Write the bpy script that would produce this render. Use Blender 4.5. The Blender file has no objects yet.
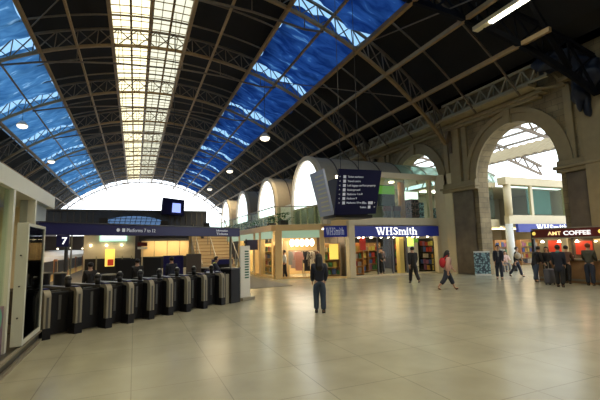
import bpy, math, random
from mathutils import Vector, Matrix, Quaternion
random.seed(7)
C = bpy.context.scene.collection
PI = math.pi
SC = bpy.context.scene

# ------------------------------------------------------------------ materials
def mat(name, col, rough=0.6, metal=0.0, emis=None, es=0.0, var=0.0, scale=4.0, bump=0.0, coat=0.0, spec=0.5):
    m = bpy.data.materials.new(name); m.use_nodes = True
    nt = m.node_tree; b = nt.nodes['Principled BSDF']
    b.inputs['Base Color'].default_value = (*col, 1)
    b.inputs['Roughness'].default_value = rough
    b.inputs['Metallic'].default_value = metal
    b.inputs['Specular IOR Level'].default_value = spec
    if coat: b.inputs['Coat Weight'].default_value = coat; b.inputs['Coat Roughness'].default_value = 0.12
    if emis:
        b.inputs['Emission Color'].default_value = (*emis, 1); b.inputs['Emission Strength'].default_value = es
    if var or bump:
        tc = nt.nodes.new('ShaderNodeTexCoord'); n = nt.nodes.new('ShaderNodeTexNoise')
        n.inputs['Scale'].default_value = scale; n.inputs['Detail'].default_value = 5
        nt.links.new(tc.outputs['Object'], n.inputs['Vector'])
        if var:
            mx = nt.nodes.new('ShaderNodeMix'); mx.data_type = 'RGBA'
            mx.inputs[6].default_value = (*[c*(1-var) for c in col], 1)
            mx.inputs[7].default_value = (*[min(1, c*(1+var)) for c in col], 1)
            nt.links.new(n.outputs['Fac'], mx.inputs[0]); nt.links.new(mx.outputs[2], b.inputs['Base Color'])
        if bump:
            bp = nt.nodes.new('ShaderNodeBump'); bp.inputs['Strength'].default_value = bump
            nt.links.new(n.outputs['Fac'], bp.inputs['Height']); nt.links.new(bp.outputs['Normal'], b.inputs['Normal'])
    return m

def glass_mat(name, tint=(1, 1, 1), refl=0.12, rough=0.03, dirt=0.0):
    m = bpy.data.materials.new(name); m.use_nodes = True
    nt = m.node_tree; nt.nodes.clear()
    out = nt.nodes.new('ShaderNodeOutputMaterial')
    t = nt.nodes.new('ShaderNodeBsdfTransparent'); t.inputs[0].default_value = (*tint, 1)
    g = nt.nodes.new('ShaderNodeBsdfGlossy'); g.inputs['Roughness'].default_value = rough
    mx = nt.nodes.new('ShaderNodeMixShader'); mx.inputs[0].default_value = refl
    nt.links.new(t.outputs[0], mx.inputs[1]); nt.links.new(g.outputs[0], mx.inputs[2])
    last = mx
    if dirt:
        d = nt.nodes.new('ShaderNodeBsdfTranslucent'); d.inputs[0].default_value = (*[c*.9 for c in tint], 1)
        m2 = nt.nodes.new('ShaderNodeMixShader'); m2.inputs[0].default_value = dirt
        nt.links.new(mx.outputs[0], m2.inputs[1]); nt.links.new(d.outputs[0], m2.inputs[2]); last = m2
    nt.links.new(last.outputs[0], out.inputs[0])
    return m

def sheet_mat(name, a, b, scale=1.2, trans=0.75, light=(0.45, 0.68, 0.95)):
    """woven plastic sheeting: lets daylight through; noise-mixed tones with paler streaks"""
    m = bpy.data.materials.new(name); m.use_nodes = True
    nt = m.node_tree; nt.nodes.clear()
    out = nt.nodes.new('ShaderNodeOutputMaterial')
    tc = nt.nodes.new('ShaderNodeTexCoord')
    mp = nt.nodes.new('ShaderNodeMapping'); mp.inputs['Scale'].default_value = (0.35, 1.6, 1.0); mp.inputs['Rotation'].default_value = (0, 0, .25)
    n = nt.nodes.new('ShaderNodeTexNoise'); n.inputs['Scale'].default_value = scale; n.inputs['Detail'].default_value = 6
    n.inputs['Distortion'].default_value = .6
    nt.links.new(tc.outputs['Object'], mp.inputs[0]); nt.links.new(mp.outputs[0], n.inputs['Vector'])
    r = nt.nodes.new('ShaderNodeValToRGB')
    r.color_ramp.elements[0].position = .36; r.color_ramp.elements[0].color = (*a, 1)
    r.color_ramp.elements[1].position = .62; r.color_ramp.elements[1].color = (*b, 1)
    e = r.color_ramp.elements.new(.70); e.color = (*light, 1)
    nt.links.new(n.outputs['Fac'], r.inputs[0])
    t = nt.nodes.new('ShaderNodeBsdfTranslucent'); d = nt.nodes.new('ShaderNodeBsdfDiffuse')
    nt.links.new(r.outputs[0], t.inputs[0]); nt.links.new(r.outputs[0], d.inputs[0])
    mx = nt.nodes.new('ShaderNodeMixShader'); mx.inputs[0].default_value = trans
    nt.links.new(d.outputs[0], mx.inputs[1]); nt.links.new(t.outputs[0], mx.inputs[2])
    nt.links.new(mx.outputs[0], out.inputs[0])
    return m

def brick_mat(name, c1, c2, mortar, scale, rough, w=.5, h=.25, ms=.01, bump=0.0, spec=.5, vertical=False, noise=.35, off=.5):
    m = bpy.data.materials.new(name); m.use_nodes = True
    nt = m.node_tree; b = nt.nodes['Principled BSDF']; b.inputs['Roughness'].default_value = rough
    b.inputs['Specular IOR Level'].default_value = spec
    tc = nt.nodes.new('ShaderNodeTexCoord')
    br = nt.nodes.new('ShaderNodeTexBrick'); br.offset = off
    br.inputs['Scale'].default_value = scale; br.inputs['Brick Width'].default_value = w
    br.inputs['Row Height'].default_value = h; br.inputs['Mortar Size'].default_value = ms
    br.inputs['Color1'].default_value = (*c1, 1); br.inputs['Color2'].default_value = (*c2, 1); br.inputs['Mortar'].default_value = (*mortar, 1)
    if vertical:
        sp = nt.nodes.new('ShaderNodeSeparateXYZ'); cb = nt.nodes.new('ShaderNodeCombineXYZ'); ad = nt.nodes.new('ShaderNodeMath')
        nt.links.new(tc.outputs['Object'], sp.inputs[0])
        nt.links.new(sp.outputs[0], ad.inputs[0]); nt.links.new(sp.outputs[1], ad.inputs[1])
        nt.links.new(ad.outputs[0], cb.inputs[0]); nt.links.new(sp.outputs[2], cb.inputs[1])
        nt.links.new(cb.outputs[0], br.inputs['Vector'])
    else:
        nt.links.new(tc.outputs['Object'], br.inputs['Vector'])
    n = nt.nodes.new('ShaderNodeTexNoise'); n.inputs['Scale'].default_value = 1.1; n.inputs['Detail'].default_value = 8
    nt.links.new(tc.outputs['Object'], n.inputs['Vector'])
    mr = nt.nodes.new('ShaderNodeMapRange'); mr.inputs[1].default_value = .3; mr.inputs[2].default_value = .7
    mr.inputs[3].default_value = 1-noise; mr.inputs[4].default_value = 1+noise
    nt.links.new(n.outputs['Fac'], mr.inputs[0])
    mul = nt.nodes.new('ShaderNodeMix'); mul.data_type = 'RGBA'; mul.blend_type = 'MULTIPLY'; mul.inputs[0].default_value = 1
    nt.links.new(br.outputs['Color'], mul.inputs[6]); nt.links.new(mr.outputs[0], mul.inputs[7])
    nt.links.new(mul.outputs[2], b.inputs['Base Color'])
    if bump:
        bp = nt.nodes.new('ShaderNodeBump'); bp.inputs['Strength'].default_value = bump; bp.inputs['Distance'].default_value = .02
        nt.links.new(br.outputs['Fac'], bp.inputs['Height']); bp.invert = True
        nt.links.new(bp.outputs['Normal'], b.inputs['Normal'])
    return m

def check_mat(name, ca, cb, scale, rough=.6):
    m = bpy.data.materials.new(name); m.use_nodes = True
    nt = m.node_tree; b = nt.nodes['Principled BSDF']; b.inputs['Roughness'].default_value = rough
    tc = nt.nodes.new('ShaderNodeTexCoord'); v = nt.nodes.new('ShaderNodeTexVoronoi'); v.inputs['Scale'].default_value = scale
    nt.links.new(tc.outputs['Object'], v.inputs['Vector'])
    r = nt.nodes.new('ShaderNodeValToRGB'); r.color_ramp.elements[0].position = .42; r.color_ramp.elements[1].position = .5
    r.color_ramp.elements[0].color = (*ca, 1); r.color_ramp.elements[1].color = (*cb, 1)
    nt.links.new(v.outputs['Distance'], r.inputs[0]); nt.links.new(r.outputs[0], b.inputs['Base Color'])
    return m

M = {}
M['floor'] = brick_mat('terrazzo', (.40, .385, .285), (.385, .37, .275), (.28, .265, .20), 1.0, .24, w=1.2, h=1.2, ms=.008, noise=.12, off=0.0, spec=.55)
M['stone'] = brick_mat('stone', (.30, .23, .125), (.25, .19, .10), (.16, .125, .075), 1.0, .8, w=.6, h=.3, ms=.012, bump=.5, vertical=True)
M['pier'] = mat('pier_stone', (.155, .12, .085), .55, var=.55, scale=2.2, bump=.3)
M['moulding'] = mat('moulding', (.35, .275, .155), .75, var=.2, scale=3)
M['wallbrick'] = brick_mat('wallbrick', (.09, .06, .045), (.07, .05, .04), (.05, .04, .03), 1.0, .85, w=.4, h=.15, ms=.01, vertical=True)
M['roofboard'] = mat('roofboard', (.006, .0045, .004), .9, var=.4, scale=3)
M['iron'] = mat('iron', (.30, .19, .08), .6, var=.3, scale=5)
M['iron_dark'] = mat('iron_dark', (.16, .115, .075), .6, var=.4, scale=5)
M['iron_wrap'] = mat('wrapped_iron', (.003, .003, .005), .8, var=.4, scale=5, spec=.15)
M['drape'] = mat('drape', (.005, .008, .022), .5, var=.5, scale=4, bump=.6)
M['girder'] = mat('girder_grey', (.36, .31, .20), .6)
M['tarpL'] = sheet_mat('tarp_pale_blue', (.11, .25, .42), (.24, .43, .60), trans=.85, light=(.75, .85, .92))
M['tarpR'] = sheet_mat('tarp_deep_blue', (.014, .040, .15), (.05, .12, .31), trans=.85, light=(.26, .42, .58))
M['skyglassY'] = glass_mat('wired_glass_yellowed', (1, .93, .72), .03, .3, dirt=.75)
M['skyglassG'] = glass_mat('wired_glass_grey', (.70, .68, .58), .03, .3, dirt=.7)
M['clear'] = glass_mat('clear_glass', (.95, .97, .96), .014)
M['greenglass'] = glass_mat('green_glass', (.82, .90, .86), .014)
M['tarpglass'] = glass_mat('blue_tinted_glass', (.42, .56, .68), .04, .2, dirt=.6)  # blue tint stands in for daylight coming through higher sheeting
M['smoke'] = glass_mat('smoked_glass', (.28, .31, .33), .12)
M['cream'] = mat('cream_panel', (.74, .63, .42), .5, var=.06)
M['creamw'] = mat('cream_panel_warm_light', (.84, .60, .29), .5, var=.06)  # warm wall-wash light put into the base colour
M['beige'] = mat('beige_panel', (.50, .45, .34), .55, var=.08)
M['blue'] = mat('sign_blue', (.012, .028, .30), .35, emis=(.01, .03, .4), es=.06)
M['navy'] = mat('navy', (.012, .012, .095), .35)
M['boardnavy'] = mat('board_navy', (.006, .007, .05), .5, spec=.2)
M['white'] = mat('white', (.8, .8, .76), .5)
M['litwhite'] = mat('lit_white', (.9, .9, .9), .5, emis=(1, 1, 1), es=1.1)
M['dimwhite'] = mat('dim_white', (.6, .63, .72), .5, emis=(.8, .85, 1), es=.16)
M['framewhite'] = mat('frame_white', (.66, .68, .60), .45, var=.06)
M['black'] = mat('black', (.012, .012, .014), .4)
M['gateblack'] = mat('gate_black', (.007, .007, .010), .42, var=.3, scale=3, spec=.3)
M['steel'] = mat('steel', (.30, .275, .21), .5, metal=.25, var=.15)
M['steeldark'] = mat('steel_dark', (.10, .10, .10), .35, metal=.6)
M['lamp'] = mat('lamp_glow', (1, 1, 1), .5, emis=(1, .88, .66), es=2.2)
M['spot'] = mat('spot_glow', (1, 1, 1), .5, emis=(1, .82, .52), es=14)
M['tube'] = mat('tube_glow', (1, 1, 1), .5, emis=(1, .97, .72), es=9)
M['shoplight'] = mat('shoplight', (1, 1, 1), .5, emis=(1, .80, .46), es=5)
M['shoplightw'] = mat('shoplight_white', (1, 1, 1), .5, emis=(1, .95, .82), es=6)
M['archlit'] = mat('arch_glass_emissive', (.9, .93, .95), .4, emis=(.93, .97, 1), es=2.2)  # emission painted in for daylight behind the arch glass
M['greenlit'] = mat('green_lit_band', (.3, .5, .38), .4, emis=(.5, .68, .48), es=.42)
M['vault'] = mat('vault_metal', (.40, .345, .26), .5, var=.1)
M['vaultrim'] = mat('vault_rim', (.62, .54, .40), .5)
M['wood'] = mat('wood', (.32, .18, .08), .5, var=.3)
M['orange'] = mat('orange_pillar', (.62, .26, .07), .5)
M['red'] = mat('red', (.42, .02, .015), .45, emis=(.8, .05, .02), es=.12)
M['darkred'] = mat('dark_red', (.13, .012, .01), .45)
M['redlit'] = mat('red_lit', (.5, .04, .02), .45, emis=(1, .09, .03), es=.22)
M['yellowlit'] = mat('yellow_lit', (.8, .6, .1), .5, emis=(1, .75, .15), es=.9)
M['limelit'] = mat('lime_lit', (.5, .7, .1), .5, emis=(.75, 1, .12), es=.9)
M['greenposter'] = mat('green_poster', (.1, .3, .03), .5, emis=(.25, .6, .05), es=.3)
M['teal'] = mat('teal_blind', (.12, .22, .20), .6, var=.25, scale=2)
M['bluescreen'] = mat('blue_screen', (.1, .15, .6), .3, emis=(.35, .45, 1), es=1.3)
M['trainw'] = mat('train_cream', (.55, .48, .32), .35)
M['trainy'] = mat('train_yellow', (.62, .40, .08), .35)
M['trainred'] = mat('train_door', (.45, .16, .04), .4)
M['carpet'] = mat('dark_floor', (.06, .05, .04), .6)
M['concrete'] = mat('concrete', (.16, .145, .12), .75, var=.25)
M['asphalt'] = mat('track_bed', (.05, .045, .04), .9, var=.3)
M['lilac'] = mat('lilac_panel', (.20, .13, .17), .5)
M['plant'] = mat('leaf', (.04, .13, .03), .6, var=.5)
M['patt1'] = check_mat('patterned_pink', (.35, .18, .18), (.07, .05, .06), 9)
M['patt2'] = check_mat('patterned_teal', (.30, .48, .52), (.06, .09, .12), 9)
M['brownpanel'] = mat('brown_panel', (.08, .06, .05), .6)
def colmat(n, c, r=.7): 
    if n not in M: M[n] = mat(n, c, r, var=.12, scale=8)
    return M[n]
colmat('skin', (.52, .30, .20), .5); colmat('skin_dark', (.16, .08, .05), .5)
colmat('hair_black', (.008, .006, .006), .5); colmat('hair_brown', (.03, .018, .012), .5); colmat('hair_red', (.22, .06, .02), .5)
colmat('cloth_black', (.010, .010, .013)); colmat('cloth_navy', (.012, .016, .035)); colmat('denim', (.035, .055, .095))
colmat('denim_dark', (.018, .026, .05)); colmat('cloth_pink', (.55, .34, .30)); colmat('cloth_grey', (.18, .18, .19))
colmat('cloth_white', (.75, .74, .70)); colmat('cloth_olive', (.06, .06, .045)); colmat('leather_brown', (.10, .04, .02))
colmat('bag_red', (.50, .02, .03)); colmat('cloth_teal', (.03, .14, .15)); colmat('bag_beige', (.42, .35, .24)); colmat('shoe', (.015, .013, .012), .4)
colmat('eye', (.02, .02, .02), .3); colmat('lip', (.35, .12, .10)); colmat('hivis', (.55, .65, .12)); colmat('cloth_brown', (.12, .06, .04))

# ------------------------------------------------------------------ builder
OFF = {}
def W(o): return OFF.get(o.name, Vector((0, 0, 0)))
class MB:
    def __init__(s): s.v = []; s.f = []
    def face(s, pts):
        n = len(s.v); s.v += [Vector(p) for p in pts]; s.f.append(tuple(range(n, n+len(pts)))); return s
    def hexa(s, p):  # 8 points: bottom 4 ccw, top 4 ccw
        n = len(s.v); s.v += [Vector(q) for q in p]
        for q in ((3, 2, 1, 0), (4, 5, 6, 7), (0, 1, 5, 4), (1, 2, 6, 5), (2, 3, 7, 6), (3, 0, 4, 7)): s.f.append(tuple(n+i for i in q))
        return s
    def box(s, x0, y0, z0, x1, y1, z1):
        return s.hexa([(x0, y0, z0), (x1, y0, z0), (x1, y1, z0), (x0, y1, z0), (x0, y0, z1), (x1, y0, z1), (x1, y1, z1), (x0, y1, z1)])
    def seg(s, a, b, t, z0, z1, side=0.0):
        """upright slab along a->b (xy), thickness t, centred + side offset (to the left of a->b)"""
        a = Vector((a[0], a[1], 0)); b = Vector((b[0], b[1], 0)); d = (b-a).normalized(); n = Vector((-d.y, d.x, 0))
        p = [a+n*(side-t/2), b+n*(side-t/2), b+n*(side+t/2), a+n*(side+t/2)]
        return s.hexa([q+Vector((0, 0, z0)) for q in p]+[q+Vector((0, 0, z1)) for q in p])
    def bar(s, a, b, w, h=None, up=(0, 0, 1)):
        a = Vector(a); b = Vector(b); h = h or w; d = (b-a)
        if d.length < 1e-6: return s
        d.normalize(); u = Vector(up)
        if abs(d.dot(u)) > .98: u = Vector((0, 1, 0))
        r = d.cross(u).normalized(); u = r.cross(d).normalized(); r *= w/2; u *= h/2
        return s.hexa([a-r-u, a+r-u, b+r-u, b-r-u, a-r+u, a+r+u, b+r+u, b-r+u])
    def cyl(s, a, b, r0, r1=None, n=12, cap=True):
        a = Vector(a); b = Vector(b); r1 = r0 if r1 is None else r1; d = (b-a).normalized()
        u = Vector((0, 0, 1)) if abs(d.z) < .9 else Vector((1, 0, 0))
        x = d.cross(u).normalized(); y = d.cross(x).normalized(); k = len(s.v)
        for i in range(n):
            t = 2*PI*i/n; s.v.append(a+(x*math.cos(t)+y*math.sin(t))*r0)
        for i in range(n):
            t = 2*PI*i/n; s.v.append(b+(x*math.cos(t)+y*math.sin(t))*r1)
        for i in range(n): j = (i+1) % n; s.f.append((k+i, k+n+i, k+n+j, k+j))
        if cap: s.f.append(tuple(k+i for i in range(n))); s.f.append(tuple(k+n+i for i in reversed(range(n))))
        return s
    def ball(s, c, rx, ry=None, rz=None, n=12, m=8, fn=None):
        c = Vector(c); ry = ry or rx; rz = rz or rx; k = len(s.v)
        pts = []
        for j in range(m+1):
            ph = PI*j/m
            for i in range(n):
                th = 2*PI*i/n; p = Vector((rx*math.sin(ph)*math.cos(th), ry*math.sin(ph)*math.sin(th), rz*math.cos(ph)))
                if fn: p = fn(p)
                pts.append(c+p)
        s.v += pts
        for j in range(m):
            for i in range(n):
                i2 = (i+1) % n; s.f.append((k+j*n+i, k+(j+1)*n+i, k+(j+1)*n+i2, k+j*n+i2))
        return s
    def prism(s, poly, d):
        """poly: list of 3d points (planar); extruded by vector d"""
        n = len(poly); k = len(s.v); d = Vector(d)
        s.v += [Vector(p) for p in poly]+[Vector(p)+d for p in poly]
        s.f.append(tuple(k+i for i in reversed(range(n)))); s.f.append(tuple(k+n+i for i in range(n)))
        for i in range(n): j = (i+1) % n; s.f.append((k+i, k+j, k+n+j, k+n+i))
        return s
    def build(s, name, material, parent=None, smooth=False, bevel=0.0):
        off = W(parent) if parent else Vector((0, 0, 0))
        me = bpy.data.meshes.new(name); me.from_pydata([tuple(v-off) for v in s.v], [], s.f); me.update()
        if material: me.materials.append(material)
        if smooth:
            for p in me.polygons: p.use_smooth = True
        o = bpy.data.objects.new(name, me); C.objects.link(o)
        if parent: o.parent = parent
        OFF[o.name] = off.copy()
        if bevel:
            b = o.modifiers.new('bevel', 'BEVEL'); b.width = bevel; b.segments = 2; b.limit_method = 'ANGLE'
        return o

def tag(o, label=None, cat=None, group=None, kind=None):
    if label: o['label'] = label
    if cat: o['category'] = cat
    if group: o['group'] = group
    if kind: o['kind'] = kind
    return o
def struct(o): o['kind'] = 'structure'; return o
def thing(name, loc, label, cat, group=None, rz=0.0):
    o = bpy.data.objects.new(name, None); C.objects.link(o); o.location = loc; o.rotation_euler = (0, 0, rz)
    OFF[o.name] = Vector(loc) if rz == 0 else Vector((0, 0, 0))   # a rotated thing is built in its own space
    return tag(o, label, cat, group)
def dup(root, loc, rz=None, label=None, group=None):
    r = root.copy(); C.objects.link(r); r.location = loc
    if rz is not None: r.rotation_euler = (0, 0, rz)
    if label: r['label'] = label
    if group: r['group'] = group
    def rec(src, dst):
        for ch in list(src.children):
            c = ch.copy(); C.objects.link(c); c.parent = dst; rec(ch, c)
    rec(root, r)
    return r
def origin_to(o, p):
    """put a single-mesh thing's origin at p"""
    p = Vector(p); o.data.transform(Matrix.Translation(-p)); o.location = p; OFF[o.name] = p; return o
ORD = ['nearest', 'second', 'third', 'fourth', 'fifth', 'sixth', 'seventh', 'eighth', 'ninth', 'tenth', 'eleventh', 'twelfth',
       'thirteenth', 'fourteenth', 'fifteenth', 'sixteenth', 'seventeenth', 'eighteenth', 'nineteenth', 'twentieth',
       'twenty-first', 'twenty-second', 'twenty-third', 'twenty-fourth']

# ------------------------------------------------------------------ writing
def text(txt, size, org, right, up, material, parent, name='lettering', align='LEFT', depth=.012, bold=0.0, width=None):
    cu = bpy.data.curves.new('t', 'FONT'); cu.body = txt; cu.size = 1.0; cu.extrude = 0.0; cu.offset = bold; cu.resolution_u = 3
    t = bpy.data.objects.new('t', cu); C.objects.link(t)
    dg = bpy.context.evaluated_depsgraph_get(); dg.update()
    me = bpy.data.meshes.new_from_object(t.evaluated_get(dg)); bpy.data.objects.remove(t)
    xs = [v.co.x for v in me.vertices]; x0, x1 = min(xs), max(xs)
    r = Vector(right).normalized(); u = Vector(up).normalized(); n = r.cross(u)
    sx = size if width is None else width/(x1-x0)
    ox = x0 if align == 'LEFT' else (x1 if align == 'RIGHT' else (x0+x1)/2)
    mb = MB(); k = len(me.vertices)
    for lay in (0.0, 1.0):
        for v in me.vertices: mb.v.append(Vector(org)+r*((v.co.x-ox)*sx)+u*(v.co.y*size)+n*(depth*lay))
    for p in me.polygons:
        mb.f.append(tuple(k+i for i in p.vertices))
    edge = {}
    for p in me.polygons:
        vs = list(p.vertices)
        for a, b in zip(vs, vs[1:]+vs[:1]): edge[(a, b)] = 1
    for (a, b) in list(edge):
        if (b, a) not in edge: mb.f.append((a, b, k+b, k+a))
    bpy.data.meshes.remove(me)
    return mb.build(name, material, parent)

def serif_logo(org, right, up, H, width, material, parent):
    """serif capitals W H S and lower case m i t h, each letter its own raised mesh"""
    r = Vector(right).normalized(); u = Vector(up).normalized(); n = r.cross(u)
    T = .145; t = .065; sf = .05   # thick, thin, serif
    X = .68
    def q(*pts): return ('p', pts)
    def vs(x, y0, y1, w): return q((x, y0), (x+w, y0), (x+w, y1), (x, y1))
    def ser(x0, x1, y, up_): return q((x0, y), (x1, y), (x1, y+sf), (x0, y+sf)) if up_ else q((x0, y-sf), (x1, y-sf), (x1, y), (x0, y))
    def diag(x0, y0, x1, y1, w): return q((x0, y0), (x0+w, y0), (x1+w, y1), (x1, y1))
    def arc(cx, cy, rx, ry, a0, a1, w0, w1, n_=12):
        o = []; i_ = []
        for k in range(n_+1):
            f = k/n_; a = math.radians(a0+(a1-a0)*f); w = w0+(w1-w0)*math.sin(PI*f)
            o.append((cx+(rx+w/2)*math.cos(a), cy+(ry+w/2)*math.sin(a))); i_.append((cx+(rx-w/2)*math.cos(a), cy+(ry-w/2)*math.sin(a)))
        return [q(o[k], o[k+1], i_[k+1], i_[k]) for k in range(n_)]
    G = []
    G.append((1.22, [diag(.10, 1, .36, 0, T), diag(.62, 1, .40, 0, t), diag(.50, 1, .80, 0, T), diag(1.06, 1, .86, 0, t),
                     ser(0, .38, 1, False), ser(.42, .72, 1, False), ser(.95, 1.2, 1, False)]))
    G.append((.98, [vs(.12, 0, 1, T), vs(.66, 0, 1, T), q((.2, .47), (.7, .47), (.7, .55), (.2, .55)),
                    ser(.02, .40, 1, False), ser(.56, .94, 1, False), ser(.02, .40, 0, True), ser(.56, .94, 0, True)]))
    G.append((.66, arc(.33, .745, .19, .205, 20, 250, t, T)+arc(.30, .262, .20, .21, 95, -165, t, T)+[diag(.46, .28, .16, .62, T*.9), vs(.53, .72, .95, .05), vs(.04, .05, .3, .05)]))
    def arch(x, w, h=X):
        return arc(x+T/2+w/2, h-.24, w/2, .18, 175, 0, t, T*.8)+[vs(x+w+T/2-T*.4, 0, h-.22, T*.85), ser(x+w-.06, x+w+T+.08, 0, True)]
    G.append((1.04, [vs(.08, 0, X, T), ser(.0, .3, 0, True), ser(0, .2, X, False)]+arch(.10, .36)+arch(.46, .36)))
    G.append((.36, [vs(.09, 0, X, T), ser(.0, .34, 0, True), ser(0, .2, X, False)]+arc(.175, .9, .045, .045, 0, 360, .09, .09, 8)))
    G.append((.42, [vs(.12, .1, .9, T*.9), q((0, X-.07), (.36, X-.07), (.36, X), (0, X))]+arc(.28, .13, .09, .09, 180, 330, t, t, 6)))
    G.append((.68, [vs(.08, 0, 1, T), ser(.0, .3, 0, True), ser(0, .2, 1, False)]+arch(.10, .36)))
    tot = sum(g[0] for g in G); k = width/tot; x = 0
    for nm, (w, shp) in zip('WHSmith', G):
        mb = MB()
        for kd, pts in shp:
            mb.prism([Vector(org)+r*((x+px)*k)+u*(py*H) for px, py in pts], n*.03)
        mb.build('letter', material, parent); x += w

# ================================================================== SETTING
# floor (concourse + beyond); a sunk track pit at the left of the platforms
f = MB().box(-2.2-12, -8, -.2, 45, 20, 0).box(-4.75, 20, -.2, 45, 100, 0).box(-14.2, 20, -.2, -8.0, 100, 0)
struct(f.build('floor', M['floor']))
struct(MB().box(-8.0, 20, -1.3, -4.75, 100, -1.1).build('trim_1', M['asphalt']))   # track bed

struct(MB().box(-4.75, 17.5, 0, 7.0, 61.9, .012).build('trim_80', M['concrete']))   # platform surface
# roof geometry
CX, CZ, RR = 2.15, -5.06, 20.49
def onr(x, dr=0.0):
    r = RR+dr; return max(CZ+math.sqrt(max(0, r*r-(x-CX)**2)), 10.75 if x > 16.2 and dr > 1.2 else -99)
def ratio(x):   # same line of sight, on the outer shell
    z = onr(x); k = (z-1.92)/x
    a = 1+k*k; o = 1.92-CZ; b = 2*(-CX)+2*k*o; c_ = CX*CX+o*o-(RR+1.4)**2
    d = math.sqrt(b*b-4*a*c_); s1 = (-b+d)/(2*a); s2 = (-b-d)/(2*a)
    return s1 if (s1 > 0) == (x > 0) else s2
LB0, LB1, C0, C1, RB0, RB1 = ratio(-9.9), ratio(-5.6), ratio(-1.65), ratio(2.75), ratio(7.35), ratio(11.6)
YA, YB = -8.0, 88.0
def shell(xa, xb, name, m, thick=.15, n=8, ya=YA, yb=YB, dr=1.4):
    mb = MB()
    for i in range(n):
        a = xa+(xb-xa)*i/n; b = xa+(xb-xa)*(i+1)/n
        mb.hexa([(a, ya, onr(a, dr)), (b, ya, onr(b, dr)), (b, yb, onr(b, dr)), (a, yb, onr(a, dr)),
                 (a, ya, onr(a, dr+thick)), (b, ya, onr(b, dr+thick)), (b, yb, onr(b, dr+thick)), (a, yb, onr(a, dr+thick))])
    return struct(mb.build(name, m))
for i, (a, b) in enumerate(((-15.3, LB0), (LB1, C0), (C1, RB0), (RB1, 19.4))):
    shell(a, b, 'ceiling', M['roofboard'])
cm = (C0+C1)/2
shell(C0, cm-.05, 'window_1', M['skyglassY'], .02, 4)
shell(cm+.05, C1, 'window_2', M['skyglassG'], .02, 4)
shell(LB0, LB1, 'window_3', M['tarpglass'], .02, 4)
shell(RB0, RB1, 'window_4', M['tarpglass'], .02, 4)
# glazing bars of the centre skylight
mb = MB()
for x in [C0+(C1-C0)*k/8 for k in range(9)]:
    w = .22 if abs(x-cm) < .1 else (.14 if abs(abs(x-cm)-(C1-C0)/4) < .1 else .035)
    z = onr(x, 1.3); mb.box(x-w/2, YA, z-.06, x+w/2, YB, z+.04)
y = YA
while y < YB:
    for i in range(4):
        a = C0+(C1-C0)*i/4; b = C0+(C1-C0)*(i+1)/4
        mb.bar((a, y, onr(a, 1.33)), (b, y, onr(b, 1.33)), .035, .05)
    y += .82
struct(mb.build('trim_2', M['iron']))

# roof trusses
TY = [10.0]+[18.2+8.2*i for i in range(9)]
NEAR = 13.6   # the wrapped truss; its right end swings towards the camera
XA, XB = -13.6, 17.9
def arcpts(dr, n, xa=XA, xb=XB, y=0):
    aa = math.asin((xa-CX)/(RR+dr)); ab = math.asin((xb-CX)/(RR+dr))
    return [Vector((CX+(RR+dr)*math.sin(aa+(ab-aa)*i/n), y, CZ+(RR+dr)*math.cos(aa+(ab-aa)*i/n))) for i in range(n+1)]
def truss(y, idx):
    wrap = idx == 0
    lab = ('arched lattice roof truss wrapped in dark sheeting, nearest to the camera' if wrap else
           'arched iron lattice roof truss spanning the concourse, %s back from the camera' % ORD[idx])
    t = thing('roof_truss', (CX, y, 9.2), lab, 'roof truss', 'lattice trusses of the main roof')
    m = M['iron_wrap'] if wrap else M['iron']; m2 = M['iron_wrap'] if wrap else M['iron_dark']
    N = 30
    lo = arcpts(0, N, y=y); hi = arcpts(1.12, N, y=y)
    if wrap:
        for q in lo+hi: q.y = NEAR-max(0, q.x-11.0)*.60
        y = NEAR-.60*7.0
    a = MB(); b = MB(); l = MB()
    wl = .22 if wrap else .17
    for i in range(N):
        a.bar(lo[i], lo[i+1], wl, wl); b.bar(hi[i], hi[i+1], .14 if not wrap else .2, .12)
        l.bar(lo[i], hi[i+1], .055 if not wrap else .08); l.bar(hi[i], lo[i+1], .055 if not wrap else .08)
        l.bar(lo[i], hi[i], .05)
    a.build('lower_chord', m, t); b.build('upper_chord', m2, t); l.build('lattice', m2, t)
    # curved bracket down to the corbel on the wall
    br = MB(); p = lo[-1]
    cv = [p, Vector((18.15, y, 8.9)), Vector((18.3, y, 8.2)), Vector((18.35, y, 7.5))]
    for i in range(3): br.bar(cv[i], cv[i+1], .3 if wrap else .22, .2)
    br.bar(hi[-1], (18.3, y, 9.2), .12)
    br.build('wall_bracket', m2, t)
    if wrap:
        MB().bar((12.6, 9.6, onr(12.6, .9)), (17.0, 9.9, 9.2), .16).build('strut', m2, t)
    if not wrap:
        ti = MB(); pp = [(-7.6, 13.0), (-5.6, 13.5), (-3.65, 13.85), (-1.3, 14.15), (2.7, 14.4), (5.3, 14.35), (8.3, 14.0), (10.6, 13.6)]
        pp[0] = (-7.6, onr(-7.6)); pp[-1] = (9.45, onr(9.45))
        for q, w_ in zip(pp, pp[1:]): ti.bar((q[0], y, q[1]-.25), (w_[0], y, w_[1]-.25), .09)
        for q in pp[1:-1]: ti.bar((q[0], y, q[1]-.25), (q[0], y, onr(q[0])), .04)
        ti.build('tie_rod', m2, t)
for i, y in enumerate(TY): truss(y, i)

# light ribs between the trusses, one object each
ri = 0
for i in range(len(TY)-1):
    for k in (1, 2):
        y = TY[i]+(TY[i+1]-TY[i])*k/3
        mb = MB(); pts = arcpts(.5, 30, XA+.2, 17.6, y)
        for a, b in zip(pts, pts[1:]): mb.bar(a, b, .07, .09)
        o = mb.build('roof_rib', M['iron_dark']); origin_to(o, (CX, y, 15))
        tag(o, 'thin curved roof rib between two trusses, %s counting back from the camera' % ORD[ri], 'roof rib', 'slender ribs of the main roof'); ri += 1
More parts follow.
